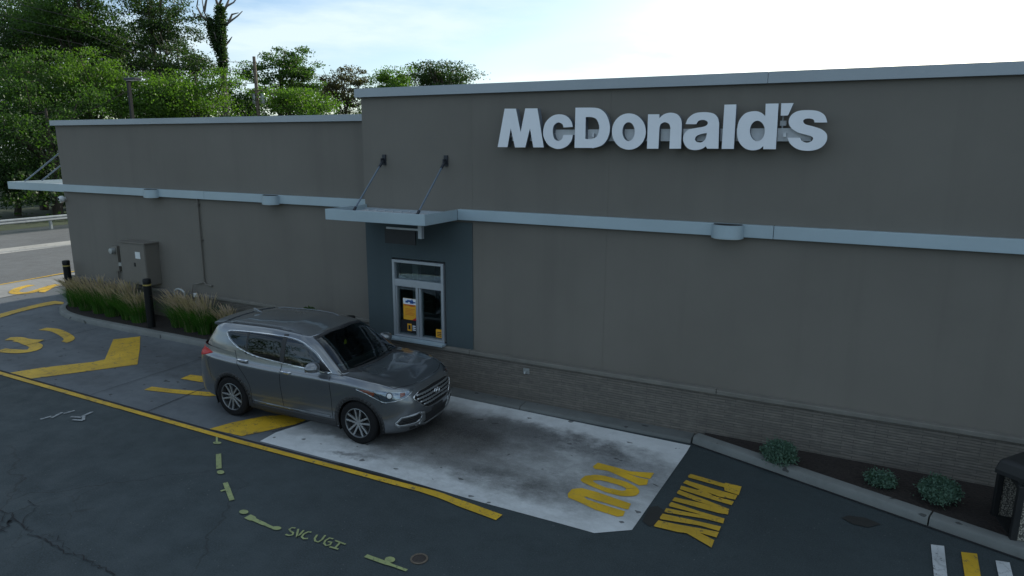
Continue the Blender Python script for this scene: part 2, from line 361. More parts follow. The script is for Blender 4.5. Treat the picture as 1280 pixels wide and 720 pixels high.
# ------------------------------------------------------------------ ground, lanes and painted markings
sheet('ground', [(-700, -300), (500, -300), (500, 700), (-700, 700)], 0, M['asphalt'])
sheet('woodland_ground', [(-400, -60), (-41.5, -60), (-41.5, 24), (-44, 40), (-30, 60), (60, 70), (200, 300), (-400, 500)], .004, M['grass_far'])
sheet('road', [(-39.2, -60), (-34.6, -60), (-34.2, 60), (-39.6, 60)], .004, M['road'])
sheet('road', [(-32.6, -60), (-25.6, -60), (-25.6, 60), (-32.9, 60)], .004, M['road'])
sheet('gravel_strip', [(-34.6, -60), (-32.5, -60), (-32.9, 60), (-34.2, 60)], .008, M['gravel'])
yl = [g(0, 467), g(300, 553), g(480, 601), g(560, 621), g(624, 648)]
YL0 = [(-60, 7.2), (-24, 7.15), g(0, 467), g(150, 510), g(300, 553), g(420, 585), g(480, 601), g(540, 617), g(575, 630), g(624, 648)]
sheet('drive_lane', [(-25.3, 30), (-25.4, 14), (-25.2, 12), (-24.6, 7.16), g(0, 464), g(300, 550), g(420, 582), (-6.5, 10.5), (-18, 10.7), (-20.3, 12), (-20.7, 30)], .004, M['lane'])
sheet('pale_apron', [(-25.55, 30), (-25.55, 10), (-25.3, 7.2), (-23.5, 7.2), (-23.25, 10), (-23.3, 12), (-23.55, 13.2), (-23.6, 30)], .008, M['pale'])
slab_pts = [g(325, 552), g(345, 541), g(400, 523), (-7.9, 10.36), g(863, 557.5), g(858, 566), g(790, 663), g(743, 667), g(700, 655), g(600, 628), g(480, 593)]
sheet('concrete_slab', slab_pts, .008, M['slab'])
sheets('yellow_line', [ribbon(YL0[1:4], .11), ribbon(YL0[3:6], .10), ribbon(smooth_pts(YL0[5:], 4), [.10]*4+[.11]*4+[.13]*4+[.15]*4+[.15]), ribbon([(-25.62, -20), (-25.5, 9), (-25.5, 12), (-25.95, 16), (-26.2, 40)], .13)], .014, M['yellow'])
seams = [ribbon([g(-40, 450), g(0, 440), g(122, 411)], .018), ribbon([(p[0], p[1]+.09) for p in YL0[1:8]], .03), ribbon([g(185, 515), g(245, 490), g(300, 470)], .018),
         ribbon([g(340, 541), g(400, 523)], .016), ribbon([(-23.45, 7.2), (-23.25, 10.9), g(80, 357.5), (-23.6, 20)], .03), ribbon([(-12.6, 7.2), (-12.6, 10.4)], .012)]
sheets('pavement_joint', seams, .016, M['seam'])
def px_poly(pts, ox=0, oy=0, s=1): return [g(ox+x/s, oy+y/s) for x, y in pts]
c4 = lambda P: px_poly(P, 0, 330, 4.8)
sheets('painted_arrow', [c4([(60,655),(250,625),(560,590),(630,575),(680,455),(842,437),(838,520),(825,605),(700,622),(180,692)]),
    px_poly([(180,488),(190,484),(215,487),(265,491),(272,495),(262,496),(215,492)]), px_poly([(226,474),(238,469),(262,472),(275,478),(250,478)]),
    px_poly([(262,537),(290,529),(330,521),(395,517),(395,521),(370,531),(335,539),(302,546)])], .012, M['yellow'])
lp = lambda P, wd, ox, oy, s: ribbon([tuple(p) for p in smooth_pts(px_poly(P, ox, oy, s), 5)], wd)
sheets('painted_lettering', [lp([(255,392),(330,400),(395,430),(415,455),(370,474),(290,472),(230,468)], .23, 0, 330, 4.8),
    lp([(45,452),(110,452),(170,475),(215,495),(195,518),(120,528),(0,520)], .27, 0, 330, 4.8), lp([(110,458),(180,466),(240,468)], .3, 0, 330, 4.8),
    lp([(190,128),(110,150),(85,172),(130,178),(200,168),(290,140),(345,126)], .28, 0, 330, 4.8), c4([(235,150),(330,124),(350,126),(270,172),(235,172)]),
    c4([(0,302),(150,262),(260,236),(330,224),(385,232),(380,244),(330,244),(230,262),(100,296),(0,326)])], .014, M['yellow'])
c7 = lambda P: px_poly(P, 690, 560, 6)
def hole_poly(o, h):                     # annulus strip polygons
    n = 28
    def rs(P):
        P = [Vector(p) for p in P]; P = P+[P[0]]; d = [0]
        for i in range(len(P)-1): d.append(d[-1]+(P[i+1]-P[i]).length)
        out = []; 
        for k in range(n):
            t = d[-1]*k/n; j = max(i for i in range(len(d)-1) if d[i] <= t); q = (t-d[j])/(d[j+1]-d[j]); out.append(P[j].lerp(P[j+1], q))
        return out
    A, B = rs(o), rs(h)
    return [[tuple(A[i]), tuple(A[(i+1) % n]), tuple(B[(i+1) % n]), tuple(B[i])] for i in range(n)]
O_out = c7([(212,245),(245,215),(330,208),(430,222),(560,262),(640,303),(662,340),(620,370),(520,370),(400,338),(290,292),(230,265)])
O_in = c7([(305,252),(330,248),(370,250),(470,275),(535,298),(558,315),(552,326),(520,328),(400,302),(350,283),(320,268),(310,260)])
you = [c7([(305,145),(345,116),(470,148),(580,180),(765,193),(735,238),(620,213),(545,190),(640,225),(722,243),(712,282),(655,288),(560,240),(420,178),(320,162)])]+hole_poly(O_out, O_in)
you.append(c7([(118,350),(150,315),(220,306),(340,338),(592,425),(572,468),(540,462),(330,398),(262,375),(238,372),(262,392),(340,418),(548,482),(532,518),(490,522),(330,472),(180,402),(120,378)]))
sheets('painted_word', you, .014, M['yellow_slab'])
c6 = lambda P: px_poly(P, 810, 585, 6.815)
thank = [c6([(340,75),(362,57),(650,140),(660,133),(797,165),(772,238),(652,200),(648,172),(345,88)]),
 c6([(298,135),(325,110),(560,185),(762,240),(742,277),(600,250),(500,212),(560,245),(732,292),(712,325),(560,280),(270,188),(282,158),(420,195),(440,192)]),
 c6([(245,215),(265,195),(480,275),(692,358),(680,405),(600,392),(205,285),(228,257),(330,280),(480,312),(560,335),(400,285),(250,227)]),
 c6([(175,320),(200,298),(420,372),(652,440),(640,482),(480,440),(135,385),(155,350),(330,385),(460,408),(300,365),(180,335)]),
 c6([(100,430),(125,398),(370,450),(622,508),(605,547),(440,500),(105,445)]),
 c6([(50,500),(88,455),(250,490),(420,520),(604,555),(583,602),(440,562),(565,625),(540,688),(330,566),(250,555),(55,508)])]
sheets('painted_word', thank, .014, M['yellow_worn'])
s45 = lambda P: px_poly(P, 1120, 560, 4.5)
def stripe(a, b, c, d):                  # near end taken from the photo, carried on out of frame
    a, b, c, d = [Vector(g(1120+x/4.5, 560+y/4.5)) for x, y in (a, b, c, d)]
    return [tuple(a), tuple(b), tuple(b+(c-b)*2.6), tuple(a+(d-a)*2.6)]
sheets('white_stripe', [stripe((195,548),(270,556),(287,720),(212,720)), stripe((558,638),(638,650),(655,720),(575,720))], .014, M['white_paint'])
sheets('yellow_stripe', [stripe((365,590),(455,600),(475,720),(385,720))], .014, M['yellow'])
s8 = lambda P, w_: lp(P, w_, 250, 530, 3.79)
ell = lambda x, y, rx, ry: [g(250+(x+rx*math.cos(a*math.pi/8))/3.79, 530+(y+ry*math.sin(a*math.pi/8))/3.79) for a in range(16)]
marks = [s8([(80,60),(80,90)], [.03]*5+[.05]), ell(82,92,20,6), s8([(88,145),(90,215)], .075), ell(98,232,18,9), s8([(120,282),(135,320),(152,365)], .065), s8([(98,322),(120,316),(145,310)], .04),
    ell(208,421,22,10), s8([(225,440),(270,462),(345,495)], [.10]*4+[.06]*4+[.045]*3), ell(362,497,24,9), s8([(785,628),(860,655),(980,698)], [.06]*7+[.04]*4), ell(900,647,25,14)]
let = [[(452,498),(436,496),(424,503),(430,513),(442,520),(438,530),(420,533),(406,527)], [(466,502),(462,520),(458,541),(474,528),(492,508)], [(528,518),(512,516),(492,526),(482,540),(492,549),(512,547)],
       [(556,528),(544,546),(546,558),(560,563),(578,552),(594,530)], [(632,548),(614,544),(594,556),(588,570),(598,580),(616,576),(624,564),(606,562)], [(640,556),(690,574)], [(664,566),(640,592)], [(614,586),(656,598)]]
def strokes(P, wd): return [ribbon(px_poly(P, 250, 530, 3.79), wd)]
for P in let: marks += strokes(P, .026)
sheets('spray_marking', marks, .012, M['spray'])
wm = [[(130,218),(165,208)], [(165,214),(200,196)], [(205,200),(240,190)], [(228,210),(262,212)], [(262,210),(298,194)], [(232,220),(268,222)], [(268,222),(270,208)]]
sheets('spray_marking', [ribbon(px_poly(P, 0, 440, 2.572), .05) for P in wm], .012, M['spray_white'])
sheets('tar_patch', [[g(728,625), g(752,618), g(790,622), g(836,626), g(845,618), g(815,606), g(822,636), g(800,660), g(795,650)][:1]+[]] if False else [[g(1052,648), g(1060,645), g(1082,648), g(1101,656), g(1085,660), g(1066,656)], [g(803,652), g(812,635), g(822,633), g(832,640), g(826,652), g(812,659)]], .010, M['tar'])

rc = random.Random(5)
def crack_line(P_, wd):
    P_ = [Vector(g(x/2.572, 440+y/2.572)) for x, y in P_]; out = []
    for a_, b_ in zip(P_[:-1], P_[1:]):
        for k in range(5): q = a_.lerp(b_, k/5); out.append((q.x+rc.gauss(0, .018), q.y+rc.gauss(0, .018)))
    return ribbon(out, [wd*rc.uniform(.5, 1.4) for _ in out])
sheets('pavement_crack', [crack_line([(-40,495),(0,510),(40,528),(75,565),(110,590),(160,615),(215,645),(260,662),(300,682),(345,705),(400,740)], .013),
    crack_line([(40,528),(28,560),(-10,590)], .014), crack_line([(75,565),(82,540),(120,500),(80,475)], .010), crack_line([(10,520),(0,560),(25,590)], .012), crack_line([(215,645),(180,600),(150,590)], .008)], .011, M['seam'])
# kerbs and beds
def kerb(path, width, h=.13, name='kerb', mt='kerb'):
    P = [Vector(p) for p in path]; mb = MB(); n = len(P); off = []
    for i, p in enumerate(P):
        d = (P[min(i+1, n-1)]-P[max(i-1, 0)]).normalized(); nn = Vector((-d.y, d.x)); off.append(nn)
    prof = [(0, -.05), (0.0, 0), (.012, h-.03), (.022, h-.012), (.045, h), (width, h), (width, -.05)]
    vs = []; fs = []
    for i in range(n):
        for (a, z) in prof: q = P[i]+off[i]*a; vs.append((q.x, q.y, z))
    k = len(prof)
    for i in range(n-1):
        for j in range(k-1): fs.append((i*k+j, i*k+j+1, (i+1)*k+j+1, (i+1)*k+j))
    fs.append(tuple(range(k))); fs.append(tuple((n-1)*k+j for j in range(k))[::-1])
    mb.add(vs, fs); return mb.build(name, M[mt], kind='structure', smooth=30)
kleft = [(-20.6, 22), (-20.62, 12.6)]+[tuple(p) for p in smooth_pts([(-20.6, 12.1), (-20.5, 11.45), (-20.06, 10.93), (-19.33, 10.56), (-18.41, 10.40), (-17.3, 10.36), (-15.5, 10.35)], 5)]+[(-9.3, 10.34)]
kerb(kleft, .17)
kerb([(-9.29, 10.34), (-5.0, 10.335)], .30, h=.06, mt='kerb_dark'); kerb([(-4.985, 10.335), (-1.9, 10.33)], .30, h=.06, mt='kerb_dark')
KA, KB = Vector((-1.87, 10.33)), Vector((1.40, 9.23)); d_ = (KB-KA).normalized()
kerb([KA, KA+d_*3.35], .19); kerb([KA+d_*3.37, KA+d_*5.6], .19); kerb([KA+d_*5.62, KA+d_*9], .19)
sheets('pavement_joint', [ribbon([KA+Vector((-.02, -.02)), KA+d_*9+Vector((-.02, -.03))], .03)], .015, M['seam'])
# gutter pan along the angled kerb
sheet('mulch_bed', [(-20.45, 12.6), (-20.35, 11.4), (-19.9, 11.0), (-19.2, 10.68), (-18.3, 10.52), (-17.0, 10.5), (-9.3, 10.5), (-9.3, 11.7), (-20.45, 11.7)], .105, M['mulch'])
sheet('mulch_bed', [(-1.75, 10.65), (-1.6, 10.40), tuple(KA+d_*3.3+Vector((.05, .16))), tuple(KA+d_*9+Vector((.05, .16))), (6.6, 10.65)], .10, M['mulch'])

# ------------------------------------------------------------------ restaurant building
bld = empty('restaurant_building', (-6, 11, 0), label='taupe rendered single storey drive-through restaurant with ledge stone base and flat parapets', cat='building')
def P(mb, name, m, parent=bld, **k):     # build in world coordinates under a parent at bld
    o = mb.build(name, m, parent, **k); o.matrix_parent_inverse = Matrix.Translation(parent.location).inverted(); return o
XR, YB = 13.0, 27.0
W0, W1, WZ0, WZ1 = -8.0, -6.80, .93, 2.50
# main block front wall panels (leaves the navy bay free), joints are real gaps
JX = -3.57
mb = MB(); mb.box((-6.17, 10.72, .80), (JX-.007, 11.0, 5.62)); mb.box((JX+.007, 10.72, .80), (XR, 11.0, 5.62)); mb.box((-8.65, 10.72, 3.32), (-6.172, 11.0, 5.62))
mb.box((-8.65, 11.0, 3.4), (XR, 11.1, 5.55)); mb.box((JX-.007, 10.723, .80), (JX+.007, 11.0, 5.62)); mb.box((-6.1, 11.0, 0), (XR, 11.1, 3.4))
mb.box((-8.65, 11.003, 2.8), (-8.4, YB, 5.62)); mb.box((XR-.25, 11.1, 0), (XR-.002, YB, 5.62)); mb.box((-8.4, YB-.25, 0), (XR-.25, YB, 5.62))
P(mb, 'wall', M['eifs'])
mb = MB(); mb.box((-8.652, 10.70, .82), (W0-.03, 11.0, 3.318)); mb.box((W1+.03, 10.70, .82), (-6.17, 11.0, 3.318)); mb.box((W0-.03, 10.702, WZ1+.03), (W1+.03, 11.0, 3.317)); mb.box((-8.65, 11.002, .82), (-8.42, 12.5, 2.8))
P(mb, 'window_bay', M['navy'], label='slate blue rendered bay around the pick-up window')
mb = MB(); mb.box((-20.45, 11.70, .80), (-8.41, 11.95, 5.22)); mb.box((-20.45, 11.951, 0), (-20.2, YB-2, 5.22)); mb.box((-20.2, YB-2.25, 0), (-8.7, YB-2.002, 5.22))
P(mb, 'wall', M['eifs'])
mb = MB(); mb.box((-20.2, 11.95, 4.7), (-8.65, YB-2.25, 4.8)); mb.box((-8.4, 11.1, 5.0), (XR-.25, YB-.25, 5.1)); P(mb, 'roof', M['dark_metal'])
# copings
mb = MB(); mb.box((-8.74, 10.63, 5.62), (-1.2, 11.08, 5.78)); mb.box((-1.194, 10.63, 5.62), (XR+.05, 11.08, 5.78)); mb.box((-8.74, 11.081, 5.62), (-8.36, YB, 5.78)); mb.box((XR-.3, 11.081, 5.62), (XR+.05, YB, 5.78)); P(mb, 'coping', M['coping'])
mb = MB(); mb.box((-20.54, 11.61, 5.22), (-8.66, 12.0, 5.36)); mb.box((-20.54, 12.001, 5.22), (-20.15, YB-2, 5.36)); P(mb, 'coping', M['coping'])
# stone base and cap
mb = MB(); mb.box((-8.72, 10.64, 0), (XR, 10.999, .80)); mb.box((-20.52, 11.62, 0), (-8.73, 11.949, .80)); P(mb, 'stone_base', M['stone'])
mb = MB(); mb.box((-8.76, 10.60, .80), (-6.2, 10.698, .875)); mb.box((-6.194, 10.60, .80), (-1.6, 10.718, .875)); mb.box((-1.594, 10.60, .80), (XR, 10.718, .875)); mb.box((-20.55, 11.585, .80), (-8.77, 11.699, .875)); P(mb, 'base_cap', M['cap'], bevel=.012)
# horizontal metal band
mb = MB(); mb.box((-6.43, 10.61, 3.37), (-.945, 10.716, 3.565)); mb.box((-.938, 10.61, 3.37), (5.0, 10.716, 3.565)); mb.box((5.008, 10.61, 3.37), (XR, 10.716, 3.565)); P(mb, 'trim_band', M['metal_trim'], bevel=.006)
mb = MB(); mb.box((-20.452, 11.58, 3.37), (-14.4, 11.698, 3.565)); mb.box((-14.394, 11.58, 3.37), (-8.66, 11.698, 3.565)); P(mb, 'trim_band', M['metal_trim'], bevel=.006)
# pick-up window
F0 = 10.66
fr = MB(); t = .055
fr.box((W0, F0, WZ0), (W0+t, 10.80, WZ1)); fr.box((W1-t, F0, WZ0), (W1, 10.80, WZ1)); fr.box((W0+t, F0, WZ1-t), (W1-t, 10.80, WZ1)); fr.box((W0+t, F0, WZ0), (W1-t, 10.80, WZ0+.04))
fr.box((W0+t, F0+.004, 1.97), (W1-t, 10.80, 2.11)); fr.box((-7.40-.055, F0+.01, WZ0+.04), (-7.40, 10.78, 1.97)); fr.box((-7.395, F0+.03, WZ0+.04), (-7.35, 10.80, 1.97))
fr.box((W0+t, F0+.02, WZ0+.04), (W0+t+.03, 10.79, 1.97)); fr.box((W1-t-.02, F0+.03, WZ0+.04), (W1-t, 10.79, 1.97))
win = P(fr, 'window_frame', M['alu'], bevel=.004)
mb = MB(); mb.box((W0+.02, 10.735, WZ0+.03), (W1-.02, 10.741, WZ1-.03)); P(mb, 'pane', M['glass'], label=None)
mb = MB(); mb.box((W0-.06, 10.50, .885), (W1+.05, 10.66, .928)); mb.box((W0-.04, 10.56, .876), (W1+.03, 10.66, .885)); P(mb, 'window_sill', M['metal_trim'], bevel=.006)
# the room seen through the window
mb = MB(); mb.box((-8.6, 13.4, 0), (-5.8, 13.5, 3.3)); mb.box((-8.4, 11.11, 0), (-8.3, 13.4, 3.3)); mb.box((-5.9, 11.11, 0), (-5.8, 13.4, 3.3)); mb.box((-8.5, 11.0, 2.75), (-5.8, 13.4, 2.8)); P(mb, 'room_wall', M['room'])
mb = MB(); mb.box((-8.3, 11.02, .7), (-5.9, 11.5, .86)); mb.box((-7.30, 11.9, .8), (-6.2, 12.3, 1.95)); mb.box((-7.6, 11.6, 1.2), (-7.36, 11.8, 2.4)); P(mb, 'counter', M['room2'])
P(MB().box((-7.12, 11.2, 1.45), (-6.98, 11.22, 1.67)), 'menu_card', M['white']); P(MB().box((-7.26, 11.25, .9), (-7.2, 11.4, 1.75)), 'shelf_post', M['galv']); P(MB().box((-8.1, 11.5, 1.3), (-7.95, 11.6, 2.5)), 'door_frame', M['white'])

# poster on the pane
def flat(name, x0, x1, z0, z1, y, m, parent, th=.002): return P(MB().box((x0, y-th, z0), (x1, y, z1)), name, m, parent)
po = empty('poster', (-7.6, 10.73, 1.1), label='yellow and white poster taped inside the left sliding pane of the pick-up window', cat='poster')
C = lambda n, c, r=.6: mat(n, c, r, var=0)
mw, mo, my, mblk, mred, mblu = C('poster_white', (.75,.78,.82)), C('poster_orange', (.55,.10,.02)), C('poster_yellow', (.75,.36,.02)), C('poster_black', (.012,.012,.015)), C('poster_red', (.5,.03,.03)), C('poster_blue', (.02,.10,.35))
px0, px1 = -7.80, -7.475
flat('sheet', px0, px1, 1.28, 1.72, 10.730, my, po)
flat('heading', px0+.002, px1-.002, 1.60, 1.718, 10.7275, mw, po)
mb = MB()
for (a, b, c_, d) in ((.06,.12,1.63,1.67), (.10,.19,1.65,1.69), (.17,.25,1.62,1.68), (.22,.30,1.635,1.66), (.20,.235,1.68,1.705)): mb.box((px0+a, 10.722, c_), (px0+b, 10.7245-(a*.003), d))
P(mb, 'printed_motif', mblu, po)
mb = MB()
for k in range(8): mb.box((px0+.035+k*.032, 10.722, 1.565+.01*math.sin(k)), (px0+.058+k*.032, 10.7275, 1.595))
P(mb, 'printed_line', mo, po)
mb = MB()
for k in range(5): mb.box((px0+.05, 10.724, 1.50-.03*k), (px1-.05-.03*(k % 3), 10.7275, 1.507-.03*k))
P(mb, 'printed_line', mo, po)
P(MB().prism([(px1-.12, 1.28), (px1-.002, 1.28), (px1-.002, 1.35)], 10.7245, 10.7275, lambda u, v, w_: (u, w_, v)), 'corner_flash', mred, po)
pl = empty('placard', (-7.6, 10.73, 1.0), label='small black notice with yellow badge below the poster on the pick-up window', cat='sign')
flat('sheet', -7.88, px1, 1.02, 1.265, 10.730, mblk, pl); flat('badge', -7.71, -7.61, 1.05, 1.20, 10.7275, my, pl)
mb = MB(); mb.box((-7.685, 10.724, 1.08), (-7.635, 10.7265, 1.17)); P(mb, 'badge_mark', mblk, pl)
mb = MB(); [mb.box((-7.585, 10.724, 1.07+.04*k), (-7.51, 10.7275, 1.09+.04*k)) for k in range(3)]; P(mb, 'printed_line', mw, pl)
pk = empty('sticker', (-6.9, 10.73, 1.1), label='small yellow sticker in the lower right corner of the pick-up window', cat='sticker')
flat('sheet', -7.03, -6.875, 1.0, 1.17, 10.730, my, pk); mb = MB(); [mb.box((-7.0, 10.724, 1.03+.035*k), (-6.905, 10.7275, 1.045+.035*k)) for k in range(3)]; P(mb, 'printed_line', mblk, pk)

# canopy over the window
cp = empty('canopy', (-7.5, 10.6, 3.37), label='grey metal canopy hung on two rods above the pick-up window', cat='canopy')
mb = MB(); mb.box((-8.60, 9.56, 3.40), (-6.45, 10.60, 3.44)); mb.box((-8.6, 10.60, 3.40), (-6.45, 10.717, 3.50)); P(mb, 'deck', M['coping'], cp)
mb = MB(); mb.box((-8.63, 9.53, 3.365), (-6.43, 9.56, 3.56)); mb.box((-8.63, 9.561, 3.365), (-8.60, 10.717, 3.56)); mb.box((-6.46, 9.561, 3.365), (-6.43, 10.608, 3.56)); P(mb, 'fascia', M['metal_trim'], cp, bevel=.004)
mb = MB(); [mb.box((-8.5+k*.2, 9.57, 3.44), (-8.48+k*.2, 10.6, 3.475)) for k in range(11)]; P(mb, 'deck_rib', M['raceway'], cp)
for xw, xe in ((-8.13, -8.13), (-6.72, -6.72)):
    a = Vector((xw, 10.66, 4.42)); b = Vector((xe, 9.70, 3.50))
    rd = P(MB().tube([a, b], .016), 'tie_rod', M['rod'], cp, smooth=True)
    mb = MB(); mb.box((xw-.04, 10.69, 4.34), (xw+.04, 10.719, 4.54)); mb.box((xw-.012, 10.60, 4.38), (xw+.012, 10.69, 4.47)); mb.tube([a, a+(b-a)*.12], .027); P(mb, 'wall_bracket', M['dark_metal'], cp)
    mb = MB(); mb.box((xe-.012, 9.62, 3.44), (xe+.012, 9.76, 3.55)); mb.tube([b, b+(a-b)*.10], .027); P(mb, 'foot_bracket', M['dark_metal'], cp)
cl = empty('clearance_sign', (-7.0, 10.2, 3.2), label='small sign panel on a bracket below the canopy deck, seen almost edge on', cat='sign')
mb = MB(); mb.box((-6.90, 10.0, 3.06), (-6.82, 10.08, 3.399)); P(mb, 'post', M['alu'], cl); mb = MB(); mb.box((-7.62, 10.02, 3.20), (-6.90, 10.06, 3.235)); P(mb, 'arm', M['alu'], cl)
mb = MB(); mb.box((-7.66, 10.025, 2.93), (-6.98, 10.055, 3.20)); P(mb, 'panel', M['black'], cl)
# side canopy at the left end
cs = empty('side_canopy', (-20.5, 13, 3.37), label='grey metal entrance canopy on the far left end wall with two tie rods', cat='canopy')
mb = MB(); mb.box((-23.32, 11.75, 3.40), (-20.455, 15.4, 3.44)); P(mb, 'deck', M['coping'], cs)
mb = MB(); mb.box((-23.35, 11.72, 3.34), (-20.455, 11.75, 3.56)); mb.box((-23.35, 11.751, 3.34), (-23.32, 15.4, 3.56)); P(mb, 'fascia', M['metal_trim'], cs)
for yy in (12.15, 12.65): P(MB().tube([(-20.47, yy, 4.76), (-23.2, yy, 3.56)], .022), 'tie_rod', M['rod'], cs)

# wall lights: half-drum fixtures on the band
def wall_light(x, y, label):
    o = empty('wall_light', (x, y, 3.35), label=label, cat='wall light', group='half-round lights on the metal band')
    n = 16; rx, ry = .24, .20
    arc = [(rx*math.cos(math.pi+math.pi*k/n), ry*math.sin(math.pi+math.pi*k/n)) for k in range(n+1)]
    MB().prism(arc, .0, .205).build('housing', M['metal_trim'], o, smooth=30)
    MB().prism([(a*.88, b*.88) for a, b in arc], .205, .215).build('lens', M['black'], o)
    MB().prism([(a*.88, b*.88) for a, b in arc], -.01, .0).build('lens', M['white'], o)
    return o
wall_light(-1.60, 10.608, 'half-round grey wall light on the band below the last letters of the sign')
wall_light(-16.35, 11.578, 'half-round grey wall light on the band above the electrical cabinet')
wall_light(-12.1, 11.578, 'half-round grey wall light on the band between the thin wall pipe and the canopy')

# sign letters
sg = empty('restaurant_sign', (-3, 10.6, 4.7), label="raised pale letters McDonald's mounted on a grey raceway on the upper wall", cat='sign')
def cm(P_, closed=True):                 # closed outline; third item marks a corner
    n = len(P_); out = []
    for i in range(n):
        b = P_[i]; c = P_[(i+1) % n]; a = P_[i-1] if len(b) == 2 else b; d = P_[(i+2) % n] if len(c) == 2 else c
        if len(b) == 3 and len(c) == 3: out.append(b[:2]); continue
        a, b, c, d = [Vector(q[:2]) for q in (a, b, c, d)]
        for k in range(6):
            t = k/6; q = .5*((2*b)+(c-a)*t+(2*a-5*b+4*c-d)*t*t+(3*b-a-3*c+d)*t**3); out.append((q.x, q.y))
    return out
def K(L_): return [(x, y, 1) for x, y in L_]
def el(cx, cy, rx, ry): return [(cx+rx*math.cos(2*math.pi*k/36), cy+ry*math.sin(2*math.pi*k/36)) for k in range(36)]
YF = 10.47
def wallxz(px, py, y=YF):
    v = ray(px, py); t = y/v.y; return (v.x*t, CAMH+v.z*t)
def letter(loops, ox, oy, s):
    cu = bpy.data.curves.new('letter', 'CURVE'); cu.dimensions = '2D'; cu.fill_mode = 'BOTH'; cu.extrude = .06
    for lo in loops:
        sp = cu.splines.new('POLY'); sp.points.add(len(lo)-1); sp.use_cyclic_u = True
        for p, (x, y) in zip(sp.points, lo):
            X, Z = wallxz(ox+x/s, oy+y/s); p.co = (X+3, Z-4.7, 0, 1)
    tmp = bpy.data.objects.new('tmp', cu); me = bpy.data.meshes.new_from_object(tmp); bpy.data.objects.remove(tmp)
    me.transform(Matrix.Rotation(R(90), 4, 'X')); me.transform(Matrix.Translation((0, YF-10.6+.06, 0)))
    o = link('letter', me, M['letter'], sg); me.materials.append(M['letter_side'])
    for p in me.polygons:
        if abs(p.normal.y) < .5: p.material_index = 1
A_ = (615, 120, 8.533); B_ = (755, 120, 8.533); C_ = (895, 115, 8.533); c = 1
letter([[(60,545),(135,135),(255,135),(305,385),(355,132),(485,132),(552,548),(440,548),(405,345),(355,548),(245,548),(200,345),(165,545)]], *A_)
letter([cm([(862,330,c),(845,270),(795,215),(720,195),(640,215),(570,285),(545,385),(560,460),(610,530),(700,565),(790,540),(845,480),(862,415,c),(762,415,c),(745,460),(705,478),(665,455),(648,385),(660,315),(705,282),(750,300),(762,335,c)])], *A_)
letter([cm([(890,125,c),(1080,125),(1160,143),(1225,210),(1258,330),(1238,440),(1180,520),(1090,553),(1060,554,c),(880,553,c)]), cm([(1000,225,c),(1060,225),(1110,245),(1138,300),(1142,360),(1118,430),(1060,458),(995,458,c)])], *A_)
letter([el(265,379,181,194), el(262,380,66,101)], *B_)
letter([cm([(470,195,c),(590,195,c),(590,235,c),(640,195),(710,178),(780,195),(820,245),(830,300,c),(820,562,c),(697,562,c),(708,345,c),(695,300),(650,280),(605,300),(590,345,c),(580,562,c),(458,562,c)])], *B_)
letter([cm([(870,300,c),(900,235),(970,185),(1070,172),(1160,185),(1210,225),(1228,290,c),(1220,562,c),(1100,562,c),(1085,535,c),(1040,565),(960,577),(890,555),(848,490),(850,415),(900,360),(990,340),(1070,325),(1105,300),(1100,270),(1060,255),(1010,265),(985,300,c)]), cm([(1098,395,c),(1040,405),(990,425),(970,460),(990,490),(1040,493),(1080,462)])], *B_)
letter([[(90,135),(217,132),(190,607),(60,607)]], *C_)
letter([cm([(530,125,c),(667,122,c),(638,610,c),(503,610,c),(505,575,c),(460,610),(380,622),(300,595),(240,520),(225,420),(245,310),(310,230),(400,205),(470,215),(525,255,c)]), el(441,415,80,109)], *C_)
letter([[(697,120),(828,118),(768,250),(690,252)]], *C_)
letter([cm([(1187,325,c),(1050,325,c),(1040,295),(995,282),(945,290),(930,315),(955,345),(1040,368),(1130,400),(1180,450),(1180,520),(1130,585),(1050,620),(950,626),(860,605),(790,550),(762,488,c),(900,488,c),(915,520),(960,540),(1010,530),(1035,500),(1020,475),(960,455),(870,430),(800,380),(775,320),(800,250),(870,205),(980,193),(1090,205),(1160,250)])], *C_)
P(MB().box((-5.45, 10.595, 4.80), (-.55, 10.718, 4.985)), 'raceway', M['raceway'], sg)
mb = MB(); mb.box((-.98, 10.60, 5.02), (-.90, 10.71, 5.09)); mb.tube([(-.95, 10.65, 4.98), (-.95, 10.65, 5.20)], .012); P(mb, 'bracket', M['raceway'], sg)
for x in (-5.3, -4.5, -3.8, -3.0, -2.3, -1.6, -.9): P(MB().box((x-.02, 10.53, 4.86), (x+.02, 10.594, 4.92)), 'standoff', M['raceway'], sg)

# services on the left wall
WY = 11.70
eb = empty('electrical_cabinet', (-17.3, WY, .9), label='taupe painted electrical cabinet with a white notice on the left wall', cat='cabinet')
mb = MB(); mb.box((-17.55, 11.30, 1.0), (-16.50, 11.699, 2.12)); P(mb, 'case', M['grey_box'], eb, bevel=.008)
mb = MB(); mb.box((-17.58, 11.26, 2.12), (-16.46, 11.699, 2.15)); P(mb, 'rain_hood', M['grey_box'], eb)
mb = MB(); mb.box((-17.53, 11.285, 1.02), (-16.52, 11.30, 2.10)); P(mb, 'door', M['grey_box'], eb, bevel=.006)
P(MB().box((-16.90, 11.280, 1.72), (-16.70, 11.284, 1.90)), 'notice', M['white'], eb); mb = MB(); mb.box((-16.98, 11.27, 1.50), (-16.93, 11.284, 1.60)); P(mb, 'latch', M['black'], eb)
em = empty('electric_meter', (-18.35, WY, 1.7), label='round glass electric meter on the wall left of the cabinet', cat='meter')
P(MB().lathe([(0, 11.50), (.075, 11.51), (.085, 11.55), (.085, 11.62)], (-18.32, 0, 1.78), 'Y', 20), 'meter_dial', M['galv'], em, smooth=True); P(MB().box((-18.45, 11.62, 1.2), (-18.18, 11.699, 1.92)), 'socket_box', M['grey_box'], em)
